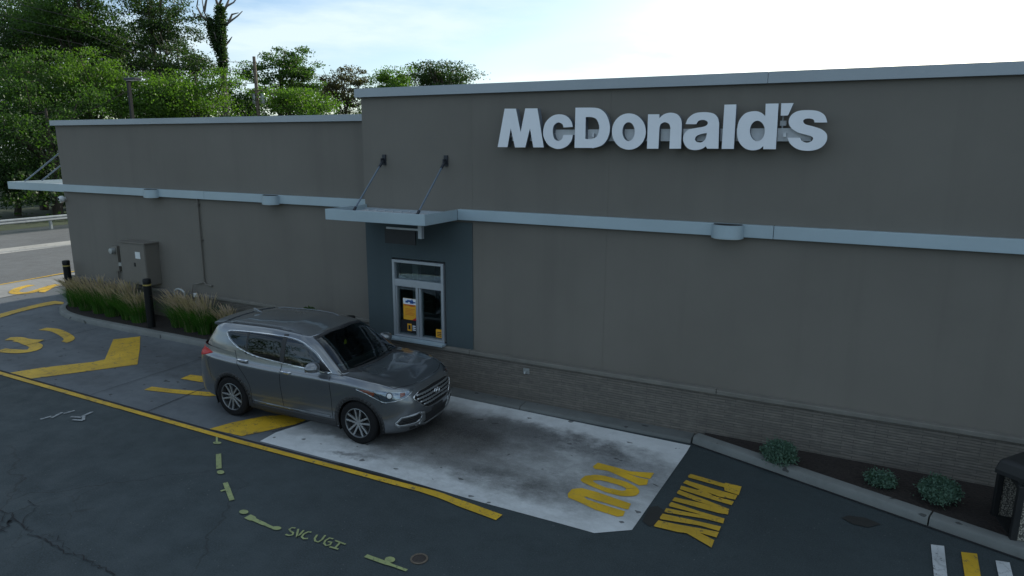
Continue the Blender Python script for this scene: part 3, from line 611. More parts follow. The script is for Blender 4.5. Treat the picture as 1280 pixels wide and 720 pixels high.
P(MB().box((-18.15, 11.60, 1.36), (-18.03, 11.699, 1.46)), 'switch_box', M['galv'], em); P(MB().tube([(-18.3, 11.65, .1), (-18.3, 11.65, 1.2)], .02), 'conduit', M['grey_box'], em)
dp = empty('wall_pipe', (-14.8, WY, 1), label='thin painted pipe running down the left wall from the band', cat='pipe')
P(MB().tube([(-14.75, 11.66, 3.36), (-14.78, 11.66, 1.22), (-14.72, 11.66, 1.15), (-14.5, 11.66, 1.13)], .022), 'pipe', M['grey_box'], dp)
P(MB().tube([(-14.8, 11.66, 1.20), (-15.0, 11.64, 1.15), (-15.15, 11.6, 1.12), (-15.18, 11.58, .9)], .018), 'branch', M['grey_box'], dp)
for z_ in (2.3, 3.2): P(MB().box((-14.83, 11.62, z_), (-14.71, 11.699, z_+.04)), 'clip', M['grey_box'], dp)
bf = empty('standpipe', (-15.3, 11.4, .1), label='bent grey standpipe loop rising out of the tall grass', cat='pipe')
P(MB().tube(smooth_pts([(-15.55, 11.35, .1), (-15.55, 11.35, .85), (-15.50, 11.35, .98), (-15.38, 11.35, 1.02), (-15.22, 11.35, .98), (-15.17, 11.35, .85), (-15.17, 11.35, .1)], 6), .028), 'pipe', M['galv'], bf, smooth=True)
P(MB().lathe([(0, .82), (.05, .83), (.05, .92), (0, .93)], (-14.95, 11.5, 0), 'Z', 14), 'valve_cap', M['white'], bf); P(MB().tube([(-14.95, 11.5, .1), (-14.95, 11.5, .84)], .018), 'valve_stem', M['galv'], bf)
hb = empty('hose_outlet', (-5, 10.6, .66), label='small pale tap plate on the ledge stone below the wall', cat='tap')
P(MB().box((-5.06, 10.62, .60), (-4.94, 10.639, .70)), 'plate', M['galv'], hb); P(MB().tube([(-5, 10.62, .66), (-5, 10.57, .655), (-5, 10.55, .62)], .014), 'spout', M['galv'], hb)
sec = empty('security_camera', (-20.45, 11.7, 3.2), label='white dome security camera on the left building corner under the canopy band', cat='camera')
P(MB().lathe([(0, -.1), (.055, -.09), (.085, -.03), (.085, .03), (.05, .05), (.05, .1)], (-20.42, 11.60, 3.15), 'Y', 18), 'dome', M['white'], sec, smooth=True); P(MB().lathe([(0, -.12), (.035, -.115), (.04, -.09)], (-20.42, 11.60, 3.15), 'Y', 14), 'lens', M['black'], sec)
P(MB().tube([(-20.5, 11.72, 3.08), (-20.75, 11.74, 3.02)], .025), 'side_lens', M['galv'], sec)

# ------------------------------------------------------------------ bollards, bin, small street things
def bollard(x, y, z0, h, label):
    o = empty('bollard', (x, y, z0), label=label, cat='bollard', group='black bollards along the building kerb')
    MB().lathe([(.095, 0), (.095, h-.10), (.10, h-.098), (.10, h-.02), (.085, h), (0, h+.005)], n=24).build('post', M['blackpaint'], o, smooth=True)
    MB().lathe([(.098, h-.17), (.101, h-.168), (.101, h-.135), (.098, h-.133)], n=24).build('band', mat('reflective_band', (.32, .25, .07), .4), o, smooth=True)
bollard(-20.25, 11.38, .10, 1.28, 'black steel bollard at the far left corner of the planting bed')
bollard(-15.72, 10.72, .10, 1.27, 'black steel bollard standing in the middle of the tall grasses')
bx, bz = wallxz(438, 391, 10.9)
bollard(bx, 10.9, .10, 1.02, 'black bollard between the car roof and the slate blue bay')
tb = empty('litter_bin', (2.43, 9.50, .02), rz=.14, label='black litter bin with pebble aggregate side panels at the right edge', cat='litter bin')
def m_pebble():
    n = NB('pebble_panel', .8); v = nd(n.t, 'ShaderNodeTexVoronoi'); v.inputs['Scale'].default_value = 55; n.t.links.new(n.tc, v.inputs['Vector'])
    col = n.mix(n.rng(v.outputs['Distance'], .2, .6), (.45, .42, .36), (.08, .075, .065)); n.bump(n.math('MULTIPLY', v.outputs['Distance'], -1), .6, .006); return n.done(col)
M['pebble'] = m_pebble()
hw = .31
mb = MB()
for sx_ in (-1, 1):
    for sy_ in (-1, 1): mb.box((sx_*hw-.035, sy_*hw-.035, 0), (sx_*hw+.035, sy_*hw+.035, .80))
mb.box((-hw, -hw, .02), (hw, hw, .09)); mb.box((-hw, -hw, .72), (hw, hw, .80)); mb.build('frame', M['black'], tb, bevel=.006)
for i_ in range(4):
    a = i_*math.pi/2; o = MB().box((-hw+.03, -hw-.012, .09), (hw-.03, -hw+.012, .72)).build('side_panel', M['pebble'], tb); o.rotation_euler = (0, 0, a)
MB().lathe([(.50, .80), (.50, .85), (.46, .97), (.40, 1.0), (.0, 1.01)], n=4).build('lid', M['black'], tb, bevel=.02); tb.children[-1].rotation_euler = (0, 0, R(45))
vc = empty('valve_cover', (*g(524, 699), .004), label='round rusty iron valve cover in the asphalt beside the sprayed yellow dash', cat='cover')
iron = mat('rusty_iron', (.16, .13, .10), .6, .5, bump=.5, var=.3, vscale=30)
MB().lathe([(.105, 0), (.105, .006), (.082, .008), (.080, .003)], n=32).build('ring', iron, vc); MB().lathe([(.078, 0), (.078, .004), (.05, .007), (.03, .004), (0, .005)], n=32).build('lid', mat('dark_iron', (.06, .05, .045), .6, .5, bump=.4), vc)

gr = empty('guard_rail', (-39.9, 20, 0), label='galvanised steel guard rail along the far road below the trees', cat='guard rail')
prof = [(-.0, .48), (.05, .52), (.05, .57), (0, .62), (.05, .67), (.05, .72), (0, .76)]
mb = MB(); n_ = 12
for yy in np.linspace(-10, 46, n_):
    pass
vs = []; fs = []
ys = np.linspace(-10, 46, 15); dx = lambda y: -.25 if y < 19 else -.25-(y-19)*.02
for yy in ys:
    for a, z in prof: vs.append((a+dx(yy)+.25, yy-20, z))
kk = len(prof)
for i in range(len(ys)-1):
    for j in range(kk-1): fs.append((i*kk+j, i*kk+j+1, (i+1)*kk+j+1, (i+1)*kk+j))
ro = MB().add(vs, fs).build('rail', M['galv'], gr); md = ro.modifiers.new('solid', 'SOLIDIFY'); md.thickness = .01
for yy in ys: MB().box((-.22+dx(yy)+.25, yy-20-.05, 0), (-.06+dx(yy)+.25, yy-20+.05, .70)).build('post', M['galv'], gr)

# ------------------------------------------------------------------ plants
rng = np.random.default_rng(3)
def leaf_mesh(name, C_, S, mat_, parent=None, droop=.0, aspect=.6):
    """one mesh of small pointed leaf faces at centres C_ (n,3) with sizes S (n,)"""
    n = len(C_); a = rng.normal(size=(n, 3)); a[:, 2] -= droop; a /= np.linalg.norm(a, axis=1)[:, None]
    b = rng.normal(size=(n, 3)); b -= (b*a).sum(1)[:, None]*a; b /= np.linalg.norm(b, axis=1)[:, None]
    S = S[:, None]; v = np.empty((n, 4, 3)); v[:, 0] = C_-a*S*.5; v[:, 1] = C_+b*S*aspect*.5; v[:, 2] = C_+a*S*.5; v[:, 3] = C_-b*S*aspect*.5
    me = bpy.data.meshes.new(name); me.vertices.add(4*n); me.vertices.foreach_set('co', v.reshape(-1))
    me.loops.add(4*n); me.loops.foreach_set('vertex_index', np.arange(4*n, dtype=np.int32))
    me.polygons.add(n); me.polygons.foreach_set('loop_start', np.arange(0, 4*n, 4, dtype=np.int32)); me.update(calc_edges=True)
    return link(name, me, mat_, parent)
def crown_points(lobes, per, clump, flat=.6, inner=.25):
    """lobes: (centre, radii); returns leaf centres gathered in clumps near each lobe's surface"""
    out = []
    for c_, r in lobes:
        r = np.array(r); area = (r[0]*r[1]+r[0]*r[2]+r[1]*r[2])/3; nc = max(6, int(per[0]*area))
        d = rng.normal(size=(nc, 3)); d /= np.linalg.norm(d, axis=1)[:, None]
        rad = np.where(rng.random(nc) < inner, rng.uniform(.3, .8, nc), rng.uniform(.82, 1.08, nc))
        cc = np.array(c_)+d*r*rad[:, None]
        k = per[1]; q = np.clip(rng.normal(size=(nc, k, 3)), -1.5, 1.5); q *= clump*rng.uniform(.6, 1.3, (nc, 1, 1)); q[:, :, 2] *= flat
        out.append((cc[:, None, :]+q).reshape(-1, 3))
    return np.concatenate(out)
def tree(name, px, py, rx_px, ry_px, depth, leaf, label, lobes=6, leafsize=.22, dens=3.2, k=60, bark='bark', airy=0, base_z=0, droop=0, seed=0, flat=.38, clump=.60):
    global rng
    rng = np.random.default_rng(seed+int(px)*7+int(py))
    dens *= 1.0; leafsize *= .86; k = 105
    s = depth/FPX; C0 = far(px, py, depth); rx, rz = rx_px*s, ry_px*s; ry = min(rx, 5)*1.0
    o = empty(name, (C0.x, C0.y, base_z), label=label, cat='tree', group='trees behind the building')
    ct = np.array([0, 0, C0.z-base_z]); lb = []
    for i in range(lobes):
        a = rng.uniform(0, 6.28); e = rng.uniform(-.6, 1.0); f = rng.uniform(.35, .62)
        p = ct+np.array([math.cos(a)*rx*f, math.sin(a)*ry*f, e*rz*.55]); q = rng.uniform(.38, .60)
        lb.append((p, (rx*q, ry*q, rz*q*.9)))
    if not airy: lb.append((ct-np.array([0, 0, rz*.15]), (rx*.72, ry*.72, rz*.75)))
    pts = crown_points(lb, (dens*1.2, k), clump, flat, .34)
    S = rng.uniform(.6, 1.25, len(pts))*leafsize
    leaf_mesh('crown', pts, S, M[leaf], o, droop)
    mb = MB(); H_ = C0.z-base_z; tr = max(.13, rx*.055)
    mb.tube([(rng.uniform(-.3, .3), 0, 0), (rng.uniform(-.2, .2), .1, H_*.4), (0, 0, H_*.85), (.1, 0, H_+rz*.5)], [tr*1.3, tr, tr*.7, tr*.25], 8)
    for p, r in lb[:7]:
        st = Vector((0, 0, H_*rng.uniform(.45, .8))); e = Vector(p.tolist()); m = st.lerp(e, .5)+Vector((0, 0, .3))
        mb.tube([st, m, e, e+(e-m)*.5], [tr*.5, tr*.35, tr*.18, .02], 6)
        for j in range(3):
            q = e+Vector((rng.uniform(-1, 1)*r[0], rng.uniform(-1, 1)*r[1], rng.uniform(-.2, .9)*r[2])); mb.tube([m.lerp(e, .6), q], [tr*.18, .015], 5)
    mb.build('trunk', M[bark], o, smooth=True)
    return o
#     name              px   py   rx   ry  depth leaf      label
tree('broadleaf_tree', 25, 55, 105, 75, 58, 'leaf_c', 'tall dark tree reaching the top left corner of the picture', 11, dens=4.0)
tree('broadleaf_tree', 95, 25, 70, 55, 54, 'leaf_a', 'tall mid-green tree at the top left, left of the airy dark crown', 9, dens=3.8)
tree('broadleaf_tree', 190, 38, 62, 62, 60, 'leaf_c', 'airy dark tree with sky gaps at the top, left of the vine-covered snag', 12, dens=3.0, airy=1, clump=.5)
tree('willow_tree', 35, 125, 75, 72, 47, 'leaf_a', 'soft-leaved feathery tree on the far left in front of the taller trees', 9, dens=3.6, leafsize=.20, droop=.5)
tree('willow_tree', 105, 105, 62, 68, 49, 'leaf_b', 'bright feathery tree above the left end of the building', 8, dens=3.4, leafsize=.20, droop=.5)
tree('willow_tree', 60, 165, 90, 58, 43, 'leaf_a', 'low soft-leaved tree hanging over the left roof corner', 8, dens=3.4, leafsize=.19, droop=.6)
tree('broadleaf_tree', 175, 135, 60, 50, 50, 'leaf_b', 'bright green tree right behind the parking lot lamp', 8, dens=3.2)
tree('broadleaf_tree', 245, 118, 62, 46, 52, 'leaf_b', 'bright green tree below the vine-covered snag', 9, dens=3.4)
tree('broadleaf_tree', 15, 225, 60, 45, 44, 'leaf_c', 'dark low tree behind the guard rail at the left edge', 7, dens=3)
tree('broadleaf_tree', 85, 235, 50, 45, 46, 'leaf_c', 'dark low tree behind the guard rail beside the building corner', 7, dens=3)
tree('broadleaf_tree', 350, 105, 50, 48, 72, 'leaf_a', 'round crowned airy tree just right of the utility pole', 12, dens=2.4, airy=1, leafsize=.27, clump=.5)
tree('broadleaf_tree', 375, 130, 52, 22, 62, 'leaf_b', 'low yellow-green tree over the roof edge right of the utility pole', 8, dens=3, leafsize=.25)
tree('broadleaf_tree', 430, 112, 32, 30, 78, 'leaf_d', 'dark reddish tree between the round crown and the small bright tree', 8, dens=2.8, leafsize=.28, clump=.5)
tree('broadleaf_tree', 483, 104, 33, 25, 82, 'leaf_b', 'small bright green tree above the step in the roofline', 7, dens=2.2, leafsize=.28, clump=.5)
tree('broadleaf_tree', 552, 100, 46, 21, 95, 'leaf_c', 'wide dark tree sinking behind the high parapet, rightmost of the trees', 13, dens=1.5, airy=1, leafsize=.34, clump=.8)
tree('broadleaf_tree', 300, 128, 30, 28, 66, 'leaf_a', 'small green tree directly behind the utility pole', 6, dens=2.6, leafsize=.25)
tree('broadleaf_tree', 222, 78, 46, 34, 56, 'leaf_c', 'dark tree between the airy crown and the bright low trees, left of the snag', 8, dens=3.2)
tree('broadleaf_tree', 140, 72, 45, 36, 55, 'leaf_c', 'dark tree filling in behind the parking lot lamp head', 8, dens=3.2)
# dense undergrowth under the left trees
rng = np.random.default_rng(11)
lb = [((-44-abs(rng.normal())*2.5, y_, rng.uniform(.6, 3.2)), (2.2, 1.8, 2.0)) for y_ in np.linspace(2, 58, 46)]
lb += [((-46-rng.random()*3, y_, rng.uniform(3.0, 6)), (2.4, 2.0, 2.4)) for y_ in np.linspace(2, 58, 34)]
pts = crown_points(lb, (2.4, 30), .45); o = leaf_mesh('undergrowth', pts, rng.uniform(.15, .32, len(pts)), M['leaf_c']); tag(o, 'dense dark undergrowth massed behind the guard rail', 'undergrowth', kind='stuff')
rng = np.random.default_rng(12); lb = []
for px_, top_ in ((-40, 60), (0, 45), (40, 50), (80, 55), (120, 50), (150, 52), (180, 60), (215, 62), (250, 85), (285, 112), (320, 118), (350, 120)):
    for dd_ in (66, 74):
        t_ = far(px_+rng.uniform(-12, 12), top_, dd_); hh = t_.z
        for zz in np.arange(1.5, hh-1.5, 2.8): lb.append(((t_.x+rng.uniform(-1.5, 1.5), t_.y+rng.uniform(-1.5, 1.5), zz), (3.4, 3.0, 2.4)))
for px_ in range(300, 620, 14):
    t_ = far(px_, 140, 105+rng.uniform(-5, 8))
    for zz in np.arange(1.5, t_.z+2.0, 3): lb.append(((t_.x, t_.y, zz), (4.2, 3.0, 2.4)))
pts = crown_points(lb, (1.3, 34), .6, .7, .1); o = leaf_mesh('woodland', pts, rng.uniform(.22, .45, len(pts)), M['leaf_c']); tag(o, 'dark woodland mass filling the gaps behind the left trees', 'woodland', kind='stuff')
rng = np.random.default_rng(13); lb = []  # unseen leafy row behind the camera, added to give the car glass dark reflections
for x_ in np.linspace(-42, 14, 23):
    hh = rng.uniform(5, 8)
    for zz in np.arange(1.2, hh, 3.0): lb.append(((x_+rng.uniform(-1, 1), -16-rng.uniform(0, 3), zz), (2.8, 2.4, 2.3)))
pts = crown_points(lb, (1.1, 30), .6, .7, .1); o = leaf_mesh('reflection_hedge', pts, rng.uniform(.3, .5, len(pts)), M['leaf_a']); tag(o, 'unseen row of leafy growth behind the camera, added for dark reflections in the car glass', 'reflection_hedge', kind='stuff')
# vine-covered dead tree
D = 62; base = far(277, 90, D); sn = empty('dead_tree', (base.x, base.y, 0), label='bare dead tree wrapped in green vines standing above the others', cat='tree')
def F(px, py, dd=0): q = far(px, py, D+dd); return Vector((q.x-base.x, q.y-base.y, q.z))
mb = MB(); mb.tube([(0, 0, 0), F(279, 90), F(276, 55), F(275, 25), F(273, 8)], [.36, .28, .22, .18, .10], 10)
br = [[(274,60),(268,42),(262,28),(255,15),(252,-5)], [(262,28),(252,20),(246,8),(248,-4)], [(275,25),(283,8),(292,3),(300,-8)], [(276,38),(286,28),(297,20),(303,14)], [(273,8),(268,-6),(262,-15)], [(273,8),(280,-8),(278,-20)],
      [(255,15),(258,0),(262,-8)], [(277,62),(286,52),(290,46)], [(286,28),(290,18),(298,16)], [(252,20),(244,22),(240,12)], [(283,8),(288,-6)]]
for B in br:
    pp = [F(x, y, random.uniform(-.6, .6)) for x, y in B]; mb.tube(pp, list(np.linspace(.13, .035, len(pp))), 6)
mb.build('trunk', M['greybark'], sn, smooth=True)
pts = []
for i in range(420):
    t_ = random.random(); y_ = 9+t_*80; x_ = 275+(t_*4)+random.gauss(0, .9+.5*math.sin(t_*9)); c_ = F(x_, y_, random.uniform(-.7, .7)); pts.append(np.array(c_)+rng.normal(size=(22, 3))*.17)
for i in range(130):
    t_ = random.random(); c_ = F(263+t_*11+random.gauss(0, 1.6), 25+t_*40, random.uniform(-.4, .4)); pts.append(np.array(c_)+rng.normal(size=(20, 3))*.22)
pts = np.concatenate(pts); leaf_mesh('vine', pts, rng.uniform(.15, .28, len(pts)), M['leaf_c'], sn)
# small shrubs
def shrub(x, y, rx, rz, label, leaf='leaf_blue', n=44, ls=.034, z0=.10, name='shrub'):
    global rng
    o = empty(name, (x, y, z0), label=label, cat='shrub', group='low blue-green shrubs in the right bed' if leaf == 'leaf_blue' else None)
    lb = [((rng.uniform(-.3, .3)*rx, rng.uniform(-.3, .3)*rx, rz*.45), (rx*.75, rx*.75, rz*.55)) for i in range(4)]
    q = []
    for c_, r in lb:
        d = rng.normal(size=(60, 3)); d /= np.linalg.norm(d, axis=1)[:, None]; d[:, 2] = np.abs(d[:, 2])*1.0-.15
        cc = np.array(c_)+d*np.array(r); q.append((cc[:, None, :]+rng.normal(size=(60, n, 3))*.035).reshape(-1, 3))
    q = np.concatenate(q); q[:, 2] = np.maximum(q[:, 2], .01); leaf_mesh('foliage', q, rng.uniform(.6, 1.3, len(q))*ls, M[leaf], o)
    mb = MB(); [mb.tube([(0, 0, 0), (math.cos(a)*rx*.5, math.sin(a)*rx*.5, rz*.7)], [.012, .004], 5) for a in np.linspace(0, 6, 8)]; mb.build('stem', M['bark'], o)
shrub(-.54, 10.02, .21, .30, 'dense blue-green shrub in the right bed, nearest the pick-up window')
shrub(.78, 9.98, .17, .16, 'low thin blue-green shrub, the smallest, middle one in the right bed', n=9, ls=.036)
shrub(1.42, 9.85, .235, .30, 'dense blue-green shrub in the right bed, nearest the litter bin')
sxx, _ = wallxz(387, 384, 11.3); shrub(sxx, 11.3, .28, .95, 'small dark green shrub showing just over the car roof', 'leaf_a', ls=.07)
# fountain grasses
def grass_clump(x, y, s, label, seed):
    r = np.random.default_rng(seed); o = empty('fountain_grass', (x, y, .10), rz=r.uniform(-.3, .3), label=label, cat='ornamental grass', group='fountain grasses in the left bed')
    def blades(n, h0, h1, wd, lean, tip, bend=.30):
        vs = []; fs = []
        for i in range(n):
            a = r.uniform(0, 6.283); rr = r.uniform(0, .20)**1.0; b = np.array([math.cos(a)*rr, math.sin(a)*rr, 0]); h = r.uniform(h0, h1)*s
            o_ = np.array([math.cos(a), math.sin(a), 0])*r.uniform(.15, 1.0)*bend*h*1.6+np.array([lean*h, 0, 0]); sd_ = np.array([-math.sin(a+r.uniform(-1, 1)), math.cos(a+r.uniform(-1, 1)), 0])
            k = len(vs); L4 = (0, .3, .6, .85, 1)
            ph_ = r.uniform(-.12, .12)
            for t_ in L4:
                p = b+o_*t_**1.9+np.array([0, 0, h*(t_-.22*t_**3)]); ww = wd*(1-.75*t_) if not tip else (.0025 if t_ < .62 else wd*(1.1-abs(t_-.83)*4))
                vs += [p-sd_*ww, p+sd_*ww]
            for j in range(len(L4)-1): fs.append((k+2*j, k+2*j+1, k+2*j+3, k+2*j+2))
        return MB().add([tuple(v) for v in vs], fs)
    m = blades(620, .50, .92, .006, 0, False, .45); m.build('blades', M['blade'], o)
    m = blades(110, .95, 1.28, .011, -.20, True, .22); m.build('plumes', M['plume'], o)
gl = [(-19.75, 11.25, 1.0, 'fountain grass against the far left bollard'), (-19.1, 11.2, 1.0, 'fountain grass, second from the far left bollard'), (-18.45, 11.15, 1.05, 'fountain grass in front of the electric meter'),
      (-17.75, 11.1, 1.02, 'fountain grass at the left edge of the electrical cabinet'), (-17.05, 11.0, 1.05, 'fountain grass in front of the electrical cabinet'), (-16.4, 10.98, 1.0, 'fountain grass just left of the middle bollard'),
      (-15.15, 10.98, .95, 'fountain grass just right of the middle bollard'), (-14.55, 10.98, .92, 'fountain grass in front of the standpipe'), (-13.9, 11.0, .95, 'fountain grass beside the rear of the car, with a tan top'), (-13.35, 11.05, .9, 'rightmost fountain grass, half hidden by the car tailgate')]
gr_ = random.Random(9)
for i, (x, y, s_, lab) in enumerate(gl): grass_clump(x+gr_.uniform(-.12, .12), y+gr_.uniform(-.10, .16), s_*gr_.uniform(.82, 1.12), lab, 40+i)

# ------------------------------------------------------------------ lamp post, utility pole, wires
lt = far(160, 98, 33); lo = empty('parking_lamp', (lt.x, lt.y, 0), label='dark square-headed parking lot lamp in front of the left trees', cat='lamp post')
MB().box((-.07, -.07, .5), (.07, .07, lt.z)).build('pole', M['blackpaint'], lo); MB().lathe([(.22, 0), (.22, .5), (0, .52)], n=24).build('footing', M['kerb'], lo)
o = MB().box((-.08, -.2, lt.z-.10), (.75, .2, lt.z+.02)).build('lamp_head', M['dark_metal'], lo, bevel=.02); MB().box((.05, -.16, lt.z-.115), (.68, .16, lt.z-.101)).build('lens', M['white'], lo)
up = far(316, 72, 60); ub = far(323, 140, 60); ue = empty('utility_pole', (ub.x, ub.y, 0), label='weathered wooden utility pole with grey transformer behind the low roof', cat='utility pole')
dxp = (up-ub)
MB().tube([(0, 0, 0), (0, 0, 6), (dxp.x*.3, dxp.y*.3, up.z)], [.2, .17, .13], 12).build('pole', M['wood_pole'], ue, smooth=True)
for sx_ in (-.2, .55): MB().lathe([(0, 0), (.19, .02), (.2, .05), (.2, .85), (.17, .9), (0, .92)], (sx_ if sx_ > 0 else -.45, .1, ub.z+.7), 'Z', 18).build('transformer', M['galv'], ue, smooth=True)
MB().box((-.5, .03, ub.z+1.8), (.6, .12, ub.z+1.9)).build('crossarm', M['wood_pole'], ue)
for k, (za, zb) in enumerate(((up.z-.5, 44), (up.z-1.1, 60), (up.z-2.3, 90))):
    a = Vector((ub.x, ub.y, za)); b = far(100, zb-20 if k < 2 else 55, 50); pts = [a.lerp(b, t_/10)-Vector((0, 0, 1.0*math.sin(math.pi*t_/10))) for t_ in range(11)]
    pts += [b+(b-a)*.8]
    tag(MB().tube(pts, .022, 5).build('power_line', M['black']), ['highest power line crossing the left trees', 'middle power line crossing the left trees', 'lowest power line crossing the left trees'][k], 'cable', 'power lines leaving the utility pole')

# ------------------------------------------------------------------ the car
CAR = empty('parked_car', (-6.69, 8.82, 0), R(1.7), label='grey metallic sport utility car waiting beside the pick-up window', cat='car')
paint = NB('grey_metallic_paint', .3); paint.b.inputs['Metallic'].default_value = .8; paint.b.inputs['Coat Weight'].default_value = 1; paint.b.inputs['Coat Roughness'].default_value = .05
dustn = paint.rng(paint.noise(1.2, 3), .3, .7, .27, .31)
M['paint'] = paint.done(paint.mix(paint.rng(paint.noise(400, 1), .4, .7), (.175, .19, .205), (.215, .23, .25)), dustn)
M['rail'] = mat('rail_metal', (.16,.17,.18), .35, .7, var=0); M['chrome'] = mat('chrome', (.75, .77, .8), .12, 1, var=0); M['satin'] = mat('satin_silver', (.42, .44, .46), .3, .8, var=0)
M['trim'] = mat('dark_trim_plastic', (.022, .023, .025), .6, bump=.15, bscale=200, var=.1); M['rubber'] = mat('tyre_rubber', (.010, .010, .011), .85, bump=.3, bscale=90, spec=.2)
M['interior'] = mat('interior_cloth', (.07, .07, .072), .85); M['gap'] = mat('panel_gap', (.006, .006, .007), .9, var=0)
M['headglass'] = m_glass('headlamp_lens', (.85, .9, .92), .02); M['amber'] = mat('amber_reflector', (.45, .10, .03), .25, coat=1, var=0); M['tail'] = mat('tail_lamp_red', (.45, .008, .010), .35, spec=.3, var=0)
M['reflector'] = mat('lamp_reflector', (.30, .33, .38), .12, .9, var=0)
def cr1(P, n):                            # Catmull-Rom through rows of arrays
    P = np.array(P, float); out = []
    for i in range(len(P)-1):
        a, b, c, d = P[max(i-1, 0)], P[i], P[i+1], P[min(i+2, len(P)-1)]
        if i == 0: a = 2*b-c
        if i == len(P)-2: d = 2*c-b
        for k in range(n):
            t = k/n; out.append(.5*((2*b)+(c-a)*t+(2*a-5*b+4*c-d)*t*t+(3*b-a-3*c+d)*t**3))
    out.append(P[-1]); return np.array(out)
plan = [(.93,0),(.915,.32),(.84,.60),(.66,.79),(.38,.895),(.0,.935),(-.5,.94),(-1.2,.94),(-2.0,.94),(-2.70,.935),(-3.22,.89),(-3.58,.77),(-3.75,.53),(-3.81,.26),(-3.82,0)]
wf = [1,1,.95,.8,.45,.1,0,0,0,0,0,0,0,0,0]; wr = [0,0,0,0,0,0,0,0,0,.05,.4,.8,.95,1,1]; ws = [1]*15
#        fx    rx    sy    z-front z-side z-rear
rowsP = [(-.20, .12, .13, .20, .19, .24), (-.10, .02, .045, .235, .225, .30), (-.03, -.02, .018, .36, .40, .44), (.0, -.02, .006, .52, .60, .62), (-.01, .0, .0, .68, .78, .80),
         (-.05, .04, -.004, .80, .92, .96), (-.085, .06, .004, .86, .985, 1.03), (-.15, .09, .044, .92, 1.035, 1.085), (-.23, .12, .068, .945, 1.09, 1.165)]
Z9 = [.935,.94,.955,.98,1.02,1.05,1.075,1.105,1.125,1.16,1.18,1.185,1.18,1.175,1.17]
net = []
for fx, rx, sy, zf, zs, zr in rowsP:
    row = []
    for i, (x, y) in enumerate(plan):
        t = wf[i]; q = wr[i]; z = zf*t+zr*q+zs*(1-t-q) if t+q <= 1 else zf
        if i >= 8 and t == 0: z = zs+(zr-zs)*min(1, max(0, (-2.0-x)/1.4))
        if (fx, rx) == (-.23, .12): z = Z9[i]
        s_ = sy*(1 if i < 14 and i > 0 else 1)
        row.append((x+fx*t-rx*-1*q if q else x+fx*t, y*(1-s_/.94), z))
    net.append(row)
net = np.array(net)
def dense(net, nu, nv):
    a = np.array([cr1(r, nu) for r in net]); b = np.array([cr1(a[:, j], nv) for j in range(a.shape[1])]).transpose(1, 0, 2); return b   # rows, cols
side = dense(net, 12, 5)
G_b = [(-.24,0,1.05),(-.27,.30,1.05),(-.32,.60,1.05),(-.40,.79,1.055),(-.58,.85,1.07),(-1.1,.87,1.095),(-1.7,.875,1.11),(-2.2,.875,1.13),(-2.6,.87,1.15),(-3.0,.845,1.17),(-3.36,.78,1.175),(-3.58,.64,1.17),(-3.66,.32,1.165),(-3.67,0,1.16)]
G_t = [(-1.10,0,1.605),(-1.12,.30,1.60),(-1.15,.53,1.585),(-1.21,.645,1.565),(-1.36,.68,1.57),(-1.6,.685,1.585),(-1.95,.70,1.60),(-2.3,.695,1.60),(-2.65,.68,1.59),(-2.95,.665,1.582),(-3.16,.64,1.572),(-3.28,.54,1.567),(-3.32,.28,1.565),(-3.33,0,1.565)]
DX = .075
G_b = np.array(G_b); G_t = np.array(G_t); G_b[:, 0] += DX; G_t[:, 0] += DX; mid = (G_b+G_t)/2
nrm = []
for i in range(14): nrm.append([(1, .0, 0), (1, .1, 0), (.9, .4, 0), (.6, .8, 0), (.2, 1, 0), (0, 1, 0), (0, 1, 0), (0, 1, 0), (0, 1, 0), (-.3, .95, 0), (-.6, .8, 0), (-.8, .5, 0), (-1, .2, 0), (-1, 0, 0)][i])
mid = mid+np.array(nrm)*.032; lowq = G_b*.75+G_t*.25+np.array(nrm)*.022; hiq = G_b*.20+G_t*.80+np.array(nrm)*.040
green = dense(np.array([G_b, lowq, mid, hiq, G_t]), 12, 7)
def bm_grid(bm, Gd, mirror=True):
    for sgn in ((1, -1) if mirror else (1,)):
        V = [[bm.verts.new((p[0], p[1]*sgn, p[2])) for p in r] for r in Gd]
        for i in range(len(V)-1):
            for j in range(len(V[0])-1):
                try: bm.faces.new((V[i][j], V[i][j+1], V[i+1][j+1], V[i+1][j]))
                except ValueError: pass
bm = bmesh.new(); bm_grid(bm, side); bm_grid(bm, green)
def patch(edge, crown, nacross=28):       # surface spanning the two halves of a ring
    rows = []
    for p in edge:
        r = []
        for k in range(nacross+1):
            t = -1+2*k/nacross; r.append((p[0], p[1]*t, p[2]+crown(p[0], t, p[1])))
        rows.append(r)
    return rows
top = side[-1]; hood = [p for p in top if p[0] > -.62]
def hood_crown(x, t, w):
    c_ = (.035-.017*min(1, max(0, -x/.4)))*min(1, (.70-x)/.35)*(1-t*t) if x < .70 else 0
    y = t*w; crease = .018*min(1, max(0, (.62-x)/.5))*math.exp(-((abs(y)-.60*max(.5, (w/.87)))/.07)**2)
    return c_+crease
bm_grid(bm, patch(hood, hood_crown), False)
roof = green[-1]; xf, xb = roof[0][0], roof[-1][0]
def roof_crown(x, t, w):
    e = min(1, max(0, (xf-x)/.7)); e2 = min(1, max(0, (x-xb)/.5)); return (.062*e**.7*(.35+.65*e2**.7))*(1-abs(t)**2.6)
bm_grid(bm, patch(roof, roof_crown, 30), False)
bmesh.ops.remove_doubles(bm, verts=bm.verts, dist=.0015)
bmesh.ops.recalc_face_normals(bm, faces=bm.faces)
TREE = BVHTree.FromBMesh(bm)
DLO = [(-2.93,1.46),(-2.89,1.415),(-2.78,1.335),(-2.58,1.25),(-2.2,1.17),(-1.7,1.135),(-1.2,1.115),(-.66,1.10),(-.80,1.215),(-.97,1.34),(-1.12,1.415),(-1.27,1.48),(-1.45,1.512),(-1.7,1.528),(-2.0,1.532),(-2.35,1.524),(-2.7,1.506),(-2.88,1.488)]
